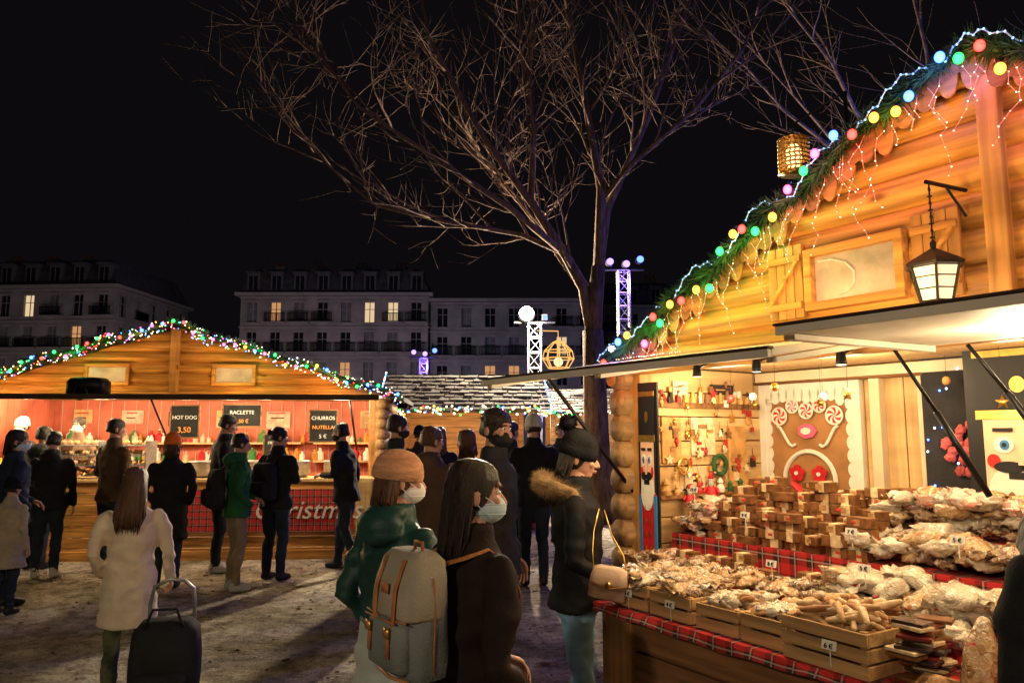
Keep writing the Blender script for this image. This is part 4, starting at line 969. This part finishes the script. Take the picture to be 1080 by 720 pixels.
def fur(mb,path,rad,n,ln,mi=0):
    P=[Vector(p) for p in path]
    for _ in range(n):
        k=random.randrange(len(P)-1); p=P[k].lerp(P[k+1],R()); v=Vector((U(-1,1),U(-1,1),U(-1,1))).normalized(); d=(P[k+1]-P[k]).normalized()
        s=v.cross(d); s=s.normalized()*.0018 if s.length>1e-4 else Vector((.0018,0,0))
        a=p+v*rad*.6; mb.add([a-s,a+s,a+v*ln*U(.5,1.2)+Vector((0,0,-ln*.2))],[(0,1,2)],mi)
ARM={'down':((.235,-.03,1.12),(.25,.05,.87)),'pocket':((.25,-.07,1.13),(.19,.1,.96)),'front':((.235,.02,1.13),(.09,.27,1.13)),'reach':((.24,.12,1.18),(.2,.38,1.2)),
     'hold':((.235,.0,1.12),(.15,.22,1.02)),'cross':((.24,.06,1.14),(.02,.2,1.17)),'back':((.24,-.12,1.13),(.25,-.16,.88)),'strap':((.25,.02,1.13),(.13,.15,1.32))}
def person(name,x,y,face,H=1.7,coat=blk,trou=djean,shoe=shoe_k,hem=.82,arms=('down','down'),stride=.0,lean=0,turn=0,tilt=0,hat=None,hatm=None,hair='short',hairm=hair_dk,mask=None,hood=False,scarf=None,puff=0,w=1.0,coat2=None,split=0,gloves=False,z0=0,near=False,furhood=False,collar=True,legw=1.0,shawl=False,headroll=0):
    e=E(name,(x,y,z0),face); s=H/1.75; S=Matrix.Scale(s,4)
    m=MB(); m.M=S
    lo=lambda z: lean*max(0,z-.9)
    rg=[]
    prof=[(1.0,.172,.122),(1.1,.165,.118),(1.22,.182,.126),(1.32,.194,.126),(1.38,.184,.112),(1.42,.15,.094),(1.455,.1,.08),(1.49,.07,.068)]
    if hem<.7: lows=[(hem,.205,.16),(hem+.015,.208,.163),(.75,.198,.152),(.9,.188,.14)]
    else: lows=[(hem,.195,.142),(hem+.015,.198,.145),(max(hem+.03,.9),.188,.138)]
    for z,a,bb in lows+[q for q in prof if q[0]>hem+.08]: rg.append((0,lo(z),z,a*w,bb*w*1.05))
    if coat2 and split:
        rg1=[r for r in rg if r[2]<=split]; 
        m.loft(rg1+[(0,lo(split),split,.183*w,.13*w)],4,24); m.loft([(0,lo(split),split-.01,.186*w,.133*w)]+[r for r in rg if r[2]>split],0,24)
    else: m.loft(rg,0,24)
    m.loft([(0,0,.80,.16,.115),(0,0,.88,.17,.125),(0,lo(.98),.98,.155,.115)],1,20)
    for q in(-1,1):
        fy=q*stride; kn=(q*.095,fy*.45+.03+abs(stride)*.1,.49); 
        lift=.05 if (stride and q*stride<0) else 0
        m.tube([(q*.088,0,.88),(q*.09,fy*.2+.005,.7),kn,(q*.097,fy*.8-.01,.28),(q*.098,fy-.01,.1+lift)],[.098*legw,.088*legw,.068*legw,.064*legw,.052*legw],14,1,rnd=True)
        m.tube([(q*.098,fy-.04,.05+lift),(q*.1,fy+.05,.045+lift*.6),(q*.104,fy+.13,.035+lift*.2)],[.045,.047,.037],12,2,rnd=True)
        m.tube([(q*.098,fy-.015,.05+lift),(q*.098,fy-.015,.13+lift)],[.047,.047],12,2)
    hands=[]
    for q,ap in((-1,arms[0]),(1,arms[1])):
        el,wr=ARM[ap] if isinstance(ap,str) else ap
        sh=Vector((q*.172*min(w,1.1),lo(1.4),1.385)); el=Vector((q*el[0]*min(w,1.06),el[1]+lo(el[2]),el[2])); wr=Vector((q*wr[0],wr[1]+lo(wr[2])*.8,wr[2]))
        aw=.9+.1*w+puff*4
        m.tube([sh,sh.lerp(el,.35)+Vector((q*.012,0,0)),el,el.lerp(wr,.5),wr],[.064*aw,.062*aw,.052*aw,.047*aw,.04*aw],14,0,rnd=True)
        hands.append((q,el,wr,ap))
    m.tube([(0,lo(1.4),1.42),(0,lo(1.5)+.005,1.5),(0,lo(1.55)+.01,1.57)],[.06,.055,.052],14,3)
    if collar: m.loft([(0,lo(1.44),1.42,.09,.085),(0,lo(1.48),1.47,.088,.085),(0,lo(1.53)+.005,1.53,.078,.078),(0,lo(1.53)+.005,1.535,.06,.06)],0,20)
    if hood or furhood: 
        m.ell((0,-.105+lo(1.45),1.445),(.12,.08,.085),0,16,10); m.ell((0,-.07+lo(1.5),1.5),(.11,.07,.045),0,16,10)
    if scarf:
        m.torus((0,lo(1.47)+.005,1.485),.085,.042,5,20,10); m.torus((0,lo(1.47)+.005,1.53),.08,.035,5,20,10)
        if shawl: m.torus((0,0,1.44),.12,.05,5,24,10,ry=.1); m.torus((0,0,1.48),.11,.05,5,24,10,ry=.09)
    for v in m.v:
        if v.z<0: v.z=0
    me,mi=evalmesh(m,(.0105 if near else .0145)*s,3)
    seed=Vector((x*7,y*3,1))
    me.update(); nor=[v.normal.copy() for v in me.vertices]
    for i,v in enumerate(me.vertices):
        p=v.co/s; z=p.z
        if .14<z<1.47:
            a=noise.noise(Vector((p.x*5,p.y*5,p.z*11))+seed)*.011+noise.noise(Vector((p.x*14,p.y*14,p.z*22))+seed)*.005
            a+= -.014*abs(noise.noise(Vector((p.x*7+p.z*5,p.y*7,p.z*9-p.x*6))+seed))
            if puff and z>hem: a+=puff*(abs(math.sin(math.pi*z/.095+1.2*noise.noise(p*3+seed)))-.6)
            v.co+=nor[i]*a
    for mt in(coat,trou,shoe,skin,coat2 or coat,scarf or coat): me.materials.append(mt)
    me.polygons.foreach_set('material_index',mi); me.update()
    ob=bpy.data.objects.new('body',me); COL.objects.link(ob); ob.parent=e
    for q,el,wr,ap in hands:
        if ap=='pocket': continue
        d=(wr-el).normalized(); inward=Vector((-q,0,0)) 
        if ap in('front','hold','reach','cross'): inward=Vector((-q*.3,0,-1))
        zax=-(inward-d*inward.dot(d)).normalized(); xax=d.cross(zax)
        Rm=Matrix((xax,d,zax)).transposed().to_4x4()
        flip=-1 if xax.dot(Vector((0,1,.3)))<0 else 1
        ho=bpy.data.objects.new('hand_left' if q<0 else 'hand_right',HANDG if gloves else HAND); COL.objects.link(ho); ho.parent=e
        ho.matrix_local=T((wr+d*.02)*s)@Rm@Matrix.Diagonal((flip*s*.95,s*.95,s*.95,1))
    hc=Vector((0,lo(1.6)+.02,1.632))*s
    he=E('head',hc,turn,e); he.rotation_euler=(D2R(-tilt),0,D2R(turn)); he.scale=(s*.985,)*3
    for nm,md in(('head_skin',HM),('face',FACE)):
        o=bpy.data.objects.new(nm,md); COL.objects.link(o); o.parent=he
    hm=MB()
    dsp=lambda t,z:.03*math.sin(t*17+z*20)+.02*math.sin(t*41+z*35)+.06*noise.noise(Vector((math.cos(t)*3,math.sin(t)*3,z*6))+seed)
    cap=[(0,-.03,-.05,.07,.07),(0,-.028,-.03,.079,.087),(0,-.024,.02,.083,.093),(0,-.02,.06,.083,.095),(0,-.02,.095,.072,.083),(0,-.02,.113,.055,.065),(0,-.02,.124,.03,.035),(0,-.02,.127,.008,.01)]
    if hair=='short':
        X=RX(-.22); hm.loft(cap,0,44,X=X,disp=dsp)
        for k in range(260 if near else 110):
            a=U(0,6.28); ph=U(.1,1.45); dd=Vector((math.cos(a)*math.cos(ph),math.sin(a)*math.cos(ph),math.sin(ph)))
            p=X@Vector((dd.x*.082,-.021+dd.y*.093,.03+dd.z*.095)); q2=p+X@Vector((dd.x*.012+U(-.012,.012),dd.y*.012+U(-.02,.006),dd.z*.01-.004)); hm.tube([p*.96,p.lerp(q2,.6),q2],[.005,.004,.001],4,0)
    elif hair in('long','bob'):
        X=RX(-.12); cap2=[(c[0],c[1],c[2],c[3]*1.03,c[4]*1.02) for c in cap]; hm.loft(cap2,0,50,X=X,disp=dsp)
        Ln=.33 if hair=='long' else .14
        hm.loft([(0,-.085,-Ln-.02,.03,.008),(0,-.088,-Ln+.02,.066,.018),(0,-.088,-Ln*.7,.088,.03),(0,-.07,-Ln*.4,.088,.044),(0,-.05,-.06,.083,.06),(0,-.03,.02,.076,.07)],0,50,disp=dsp)
        for k in range(230 if near else 24):
            a=U(math.pi*.98,math.pi*2.02); cx=.086*math.cos(a); cy=-.03+.083*math.sin(a); z1=-Ln*U(.7,1.2); wv=U(0,6); ww=U(.85,1.12)
            hm.tube([(cx*.5,cy*.6-.01,.118),(cx*.9,cy*.9,.07),(cx*1.02,cy*1.02,-.01),(cx*1.08*ww+.006*math.sin(wv),cy*.95-.018,-.08-.2*Ln),(cx*1.08*ww+.014*math.sin(wv+1),cy*.75-.04,z1*.75),(cx*.85*ww+.016*math.sin(wv+2),cy*.65-.045,z1)],[.003,.005,.006,.006,.005,.001],5,0)
    elif hair=='bun':
        X=RX(-.22); hm.loft(cap,0,44,X=X,disp=dsp); hm.ell((0,-.125,.05),(.035,.03,.035),0,14,10,nz=.2)
    if hm.v: hm.obj('hair',[hairm],he,True)
    if hat:
        bm2=MB(); X=RX(-.16 if hat!='band' else -.1)
        rib=lambda t,z:.012*math.sin(t*26)+.03*noise.noise(Vector((math.cos(t)*2,math.sin(t)*2,z*9))+seed)
        if hat in('beanie','pom'):
            bm2.loft([(0,-.018,.0,.086,.102),(0,-.018,.005,.096,.111),(0,-.018,.05,.1,.115),(0,-.018,.058,.092,.107),(0,-.02,.085,.093,.108),(0,-.024,.12,.08,.094),(0,-.03,.148,.055,.065),(0,-.035,.162,.025,.03),(0,-.035,.165,.006,.006)],0,78,X=X,disp=rib)
            if hat=='pom':
                c=Vector((0,-.09,.19)); bm2.ell(tuple(c),.045,0,14,10,nz=.3)
                for _ in range(1600):
                    v=Vector((U(-1,1),U(-1,1),U(-1,1))).normalized(); sd=v.orthogonal().normalized()*.0018; a=c+v*.035; bm2.add([a-sd,a+sd,a+v*.028*U(.5,1.2)],[(0,1,2)],0)
        elif hat=='band':
            rib2=lambda t,z:.02*math.sin(t*30+z*120)+.02*math.sin(z*260)
            bm2.loft([(0,-.018,.0,.086,.101),(0,-.018,.006,.097,.112),(0,-.018,.03,.1,.115),(0,-.018,.06,.098,.113),(0,-.018,.085,.09,.105),(0,-.02,.11,.075,.088),(0,-.02,.13,.05,.06),(0,-.02,.14,.012,.015)],0,90,X=X,disp=rib2)
        bm2.obj('knit_hat',[hatm],he,True)
    if mask:
        k=MB(); k.ell((0,.03,-.05),(.064,.083,.058),0,24,16,X=RX(.06)); 
        for z in(-.065,-.045,-.03): k.torus((0,.03,z),.062,.0022,0,30,4,ry=.082)
        for q in(-1,1): k.tube([(q*.058,.06,-.025),(q*.08,.0,.01),(q*.083,-.02,.01)],.0018,5,0); k.tube([(q*.055,.05,-.08),(q*.078,.0,-.035),(q*.083,-.02,-.02)],.0018,5,0)
        k.obj('face_mask',[mask],he,True)
    if furhood:
        k=MB(); pts=[]
        for i in range(19):
            a=math.pi*(-.12+1.24*i/18)+math.pi; pts.append(Vector((.14*math.cos(a),-.06+.13*math.sin(a),1.455+.05*math.sin(-a)+.01))*s)
        k.tube(pts,[.032*s]*len(pts),10,0,rnd=True); fur(k,pts,.034*s,8000,.055,0); k.obj('fur_trim',[fur_m],e,True)
    return e
def backpack(e,mats,s=1,z=1.18,y=-.235,style='plain',shz=1.27):
    mb=MB(); X=T((0,y,z))@Matrix.Scale(s,4)
    jig=lambda t,zz:.035*noise.noise(Vector((math.cos(t)*2,math.sin(t)*2,zz*9)))
    mb.loft([(0,0,-.21,.12,.06),(0,0,-.2,.145,.078),(0,0,-.15,.15,.084),(0,0,-.1,.15,.085),(0,0,-.05,.15,.084),(0,0,.0,.15,.083),(0,0,.05,.148,.08),(0,0.005,.15,.14,.074),(0,.01,.195,.125,.06),(0,.01,.21,.09,.035)],0,48,4,X,jig)
    mb.loft([(0,-.075,-.18,.1,.03),(0,-.085,-.16,.115,.045),(0,-.085,-.08,.117,.047),(0,-.085,-.02,.115,.045),(0,-.078,.0,.1,.03)],0,36,5,X,jig)
    if style=='canvas':
        mb.loft([(0,-.02,.0,.15,.088),(0,-.02,.01,.156,.094),(0,-.016,.07,.154,.092),(0,-.012,.12,.15,.088),(0,0,.19,.138,.074),(0,0,.218,.11,.05)],1,48,4,X,jig)
        for q in(-1,1):
            mb.tube([(q*.07,-.075,.2),(q*.07,-.112,.1),(q*.07,-.118,.0),(q*.07,-.137,-.06),(q*.07,-.137,-.12)],[.013]*5,8,2,X,sq=.3,up=(1,0,0))
            mb.box((q*.07,-.142,-.035),(.034,.008,.034),3,X); mb.box((q*.07,-.142,-.035),(.02,.012,.018),2,X)
            mb.tube([(q*.152,.0,-.18),(q*.156,.0,0),(q*.15,.0,.14)],.004,5,2,X)
            mb.tube([(q*.15,-.11,.004),(q*.04,-.118,.0)],.003,5,2,X)
        mb.tube([(-.11,-.134,-.0),(.11,-.134,-.0)],.004,5,2,X); mb.tube([(-.14,-.075,-.2),(0,-.09,-.205),(.14,-.075,-.2)],.006,6,2,X)
        mb.box((0,-.114,.1),(.05,.006,.035),2,X)
        mb.tube([(-.03,.02,.205),(-.025,.02,.245),(.025,.02,.245),(.03,.02,.205)],.007,6,2,X)
    for q in(-1,1):
        mb.tube([(q*.07,y+.05,z+.17*s),(q*.085,y+.12,shz-.012),(q*.095,y+.2,shz+.008),(q*.1,y+.275,shz-.045),(q*.1,y+.31,shz-.13),(q*.1,y+.31,shz-.2)],[.017]*6,8,2 if style=='canvas' else 0,None,sq=.3,up=(1,0,0))
    return mb.obj('backpack',mats,e,True)

A=person('woman_with_backpack',-.13,2.38,-54,1.555,plumb,djean,hem=.72,arms=('hold','pocket'),turn=-24,tilt=2,hair='long',hairm=hair_dk,mask=mask_b,near=True,w=1.05,puff=.004)
backpack(A,[canvas,canvas2,leather,gold],.82,1.12,-.2,'canvas',1.285)
B=person('woman_in_teal_puffer',-.45,2.95,-38,1.56,teal,djean,hem=.68,arms=('pocket','pocket'),turn=-32,tilt=2,hat='band',hatm=knit_o,hair='bob',hairm=hair_br,mask=mask_w,near=True,w=1.0,hood=True,puff=.008,coat2=offw,split=1.05)
C=person('man_in_black_mask',-.11,4.5,-112,1.775,blk2,djean,hem=.8,arms=('down','down'),turn=-18,tilt=4,hair='short',hairm=hair_dk,mask=mask_k,near=True,w=1.05)
Dw=person('woman_in_fur_hood_coat',.33,3.85,-98,1.62,blkn,jean,hem=.84,arms=('pocket',((.24,.0,1.11),(.2,.2,1.0))),turn=-2,tilt=8,hat='pom',hatm=knit_k,hair='bob',hairm=hair_dk,near=True,w=1.08,furhood=True,puff=.003,legw=.95)
mb=MB(); mb.loft([(0,0,-.075,.085,.03),(0,0,-.07,.1,.038),(0,0,.02,.1,.036),(0,0,.06,.085,.025),(0,0,.065,.06,.015)],0,30,5); mb.loft([(0,-.022,-.02,.095,.025),(0,-.022,.0,.102,.03),(0,-.01,.06,.09,.03),(0,0,.07,.06,.018)],0,28,5); mb.disc((0,-.055,-.005),.014,.006,1,12)
mb.tube([(-.1,-.03,-.06),(-.1,-.046,.0),(.0,-.056,-.022),(.1,-.046,.0)],.003,5,2)
mb.tube([(.09,0,.05),(.06,.02,.12),(-.02,.08,.2),(-.08,.14,.3)],.004,6,1); mb.tube([(-.09,0,.05),(-.11,.04,.12),(-.12,.1,.2),(-.11,.15,.3)],.004,6,1)
hb=mb.obj('leather_handbag',[bagm,gold,leather],None,True); hb.location=(.44,3.47,.97); hb.rotation_euler=(0,.15,D2R(-10)); hb.scale=(.85,.9,1.0)
Q=person('woman_in_white_coat',-2.33,4.65,25,1.42,whitec,camo,hem=.6,arms=('pocket',((.25,.02,1.12),(.28,.18,.9))),stride=.12,turn=-12,tilt=12,hair='long',hairm=hair_br,near=True,w=1.0,hood=False,legw=.9)
tb=E('wheeled_shopping_trolley',(-1.93,4.3,0),15); mb=MB()
cr=lambda t,z:.03*noise.noise(Vector((math.cos(t)*2,math.sin(t)*2,z*7)))
mb.loft([(0,0,.08,.15,.11),(0,0,.1,.17,.13),(0,0,.2,.178,.136),(0,0,.3,.18,.14),(0,0,.4,.18,.14),(0,0,.55,.17,.13),(0,0,.6,.13,.09),(0,0,.61,.06,.04)],0,48,4,None,cr); mb.loft([(0,-.14,.14,.12,.03),(0,-.15,.16,.13,.04),(0,-.15,.34,.13,.04),(0,-.14,.36,.1,.02)],0,24,5)
mb.tube([(-.12,.13,.1),(-.12,.15,.66),(-.1,.14,.76),(-.02,.13,.8),(.06,.13,.79),(.11,.14,.74),(.12,.15,.66),(.12,.13,.1)],.011,8,1)
mb.tube([(-.1,-.1,.58),(-.06,-.1,.68),(.06,-.1,.68),(.1,-.1,.58)],.008,8,0)
for q in(-1,1): mb.torus((0,0,0),.045,.018,1,18,8,T((q*.16,.12,.063))@RY(math.pi/2)); mb.box((q*.13,-.09,.04),(.03,.03,.08),1)
mb.obj('bag_and_frame',[blk,grey_metal],tb,True)
Rr=person('person_in_check_scarf',1.335,1.74,15,1.68,blk,djean,hem=.7,arms=('hold','hold'),turn=-20,hair='short',hairm=hair_dk,near=True,w=1.2,scarf=scarfm,shawl=True)
far=[
 ('man_in_black_jacket',.24,8.2,10,1.80,blk,djean,dict(hat='beanie',hatm=knit_w,arms=('pocket','pocket'),w=1.1)),
 ('man_in_black_jacket',-.02,8.9,-40,1.76,blk2,djean,dict(arms=('front','front'))),
 ('man_in_dark_jacket',-1.12,7.2,-60,1.8,blk2,djean,dict(arms=('hold','down'),mask=mask_k)),
 ('person_in_brown_jacket',-.66,6.1,-20,1.68,brn,djean,dict(arms=('pocket','hold'),w=1.15,hood=True,turn=-30,hairm=hair_br)),
 ('person_in_wine_jacket',-.42,6.9,40,1.66,dred,djean,dict(arms=('hold','pocket'),hair='bob',hairm=hair_br)),
 ('person_in_black_jacket',-.9,9.2,20,1.7,blk,djean,dict(arms=('pocket','pocket'),hair='long',hairm=hair_br)),
 ('man_in_black_jacket',-2.0,9.1,75,1.74,blk,djean,dict(arms=('front','down'),stride=.16,lean=.12,w=1.08,mask=mask_k)),
 ('woman_in_black_jacket',-2.66,8.5,-20,1.69,blk,djean,dict(arms=('pocket','front'),hair='bun',turn=-40,tilt=5,shoe=shoe_k,w=1.05)),
 ('man_in_green_jacket',-2.9,7.95,-55,1.62,grn,tan,dict(arms=('hold','pocket'),shoe=shoe_w,w=1.05,hood=True)),
 ('tall_man_in_black',-3.5,9.0,-70,1.84,blk,djean,dict(arms=('front','front'),lean=.06,tilt=12,shoe=shoe_w)),
 ('person_in_orange_beanie',-3.66,8.05,12,1.6,blk,djean,dict(hat='beanie',hatm=knit_or,hem=.55,arms=('pocket','pocket'),w=1.08,hairm=hair_br,hair='bob')),
 ('man_in_brown_jacket',-4.74,8.9,-25,1.79,brn,djean,dict(arms=('hold','down'),turn=-30)),
 ('man_in_dark_coat',-5.28,8.6,15,1.64,blk,djean,dict(arms=('pocket','down'),hood=True,shoe=shoe_w,w=1.05)),
 ('man_in_navy_jacket',-4.85,7.3,-40,1.66,navy,djean,dict(arms=('hold','pocket'),hair='bob',mask=mask_b,w=1.15,puff=.008,turn=-25)),
 ('child_in_beige_coat',-4.62,6.95,-10,1.2,beige,djean,dict(arms=('pocket','down'),hem=.6,hat='beanie',hatm=knit_k,w=1.2)),
 ('stall_vendor',-6.25,10.75,185,1.72,apron,djean,dict(arms=('hold','hold'),z0=.12,mask=mask_w)),
 ('stall_vendor',-7.1,10.8,170,1.7,blk2,djean,dict(arms=('hold','hold'),z0=.12,hat='beanie',hatm=knit_w,mask=mask_b)),
 ('stall_vendor',-4.2,11.1,200,1.72,blk2,djean,dict(arms=('hold','hold'),z0=.12,mask=mask_w)),
 ('man_in_dark_coat',.75,11.5,170,1.76,blk2,djean,dict(arms=('pocket','down'),stride=.1)),
 ('person_in_grey_jacket',-1.4,11.3,0,1.7,blk2,djean,dict(arms=('front','front'),hat='beanie',hatm=knit_k)),
 ('person_in_dark_parka',-5.75,9.15,-10,1.7,blk2,djean,dict(arms=('front','pocket'),hood=True,w=1.1)),
]
for nm,x,yy,fa,H,c,t,kw in far:
    o=person(nm,x,yy,fa,H,c,t,**kw)
    if c is grn or nm=='woman_in_black_jacket': backpack(o,[blk],.95,1.14*H/1.75,-.225,'plain',1.43*H/1.75)

# =================================================================== world, camera
w=bpy.data.worlds.new("World"); scene.world=w; w.use_nodes=True
N=w.node_tree.nodes; L=w.node_tree.links; bg=N['Background']
sky=N.new('ShaderNodeTexSky'); sky.sky_type='NISHITA'; sky.sun_disc=False; sky.sun_elevation=D2R(-6); sky.sun_rotation=D2R(200)
bg.inputs['Strength'].default_value=.05; L.new(sky.outputs[0],bg.inputs['Color'])
bg2=N.new('ShaderNodeBackground'); bg2.inputs['Color'].default_value=(.4,.34,.42,1); bg2.inputs['Strength'].default_value=.009
ash=N.new('ShaderNodeAddShader'); L.new(bg.outputs[0],ash.inputs[0]); L.new(bg2.outputs[0],ash.inputs[1]); L.new(ash.outputs[0],N['World Output'].inputs[0])
cam=bpy.data.cameras.new('camera'); co=bpy.data.objects.new('camera',cam); COL.objects.link(co); co.location=(0,0,1.65); co.rotation_euler=(D2R(96.9),0,0)
cam.lens=26; cam.sensor_width=36; cam.clip_end=1000; cam.clip_start=.05
scene.camera=co
scene.view_settings.view_transform='Standard'; scene.view_settings.look='None'; scene.view_settings.exposure=0
print('faces',sum(len(o.data.polygons) for o in bpy.data.objects if o.type=='MESH'))
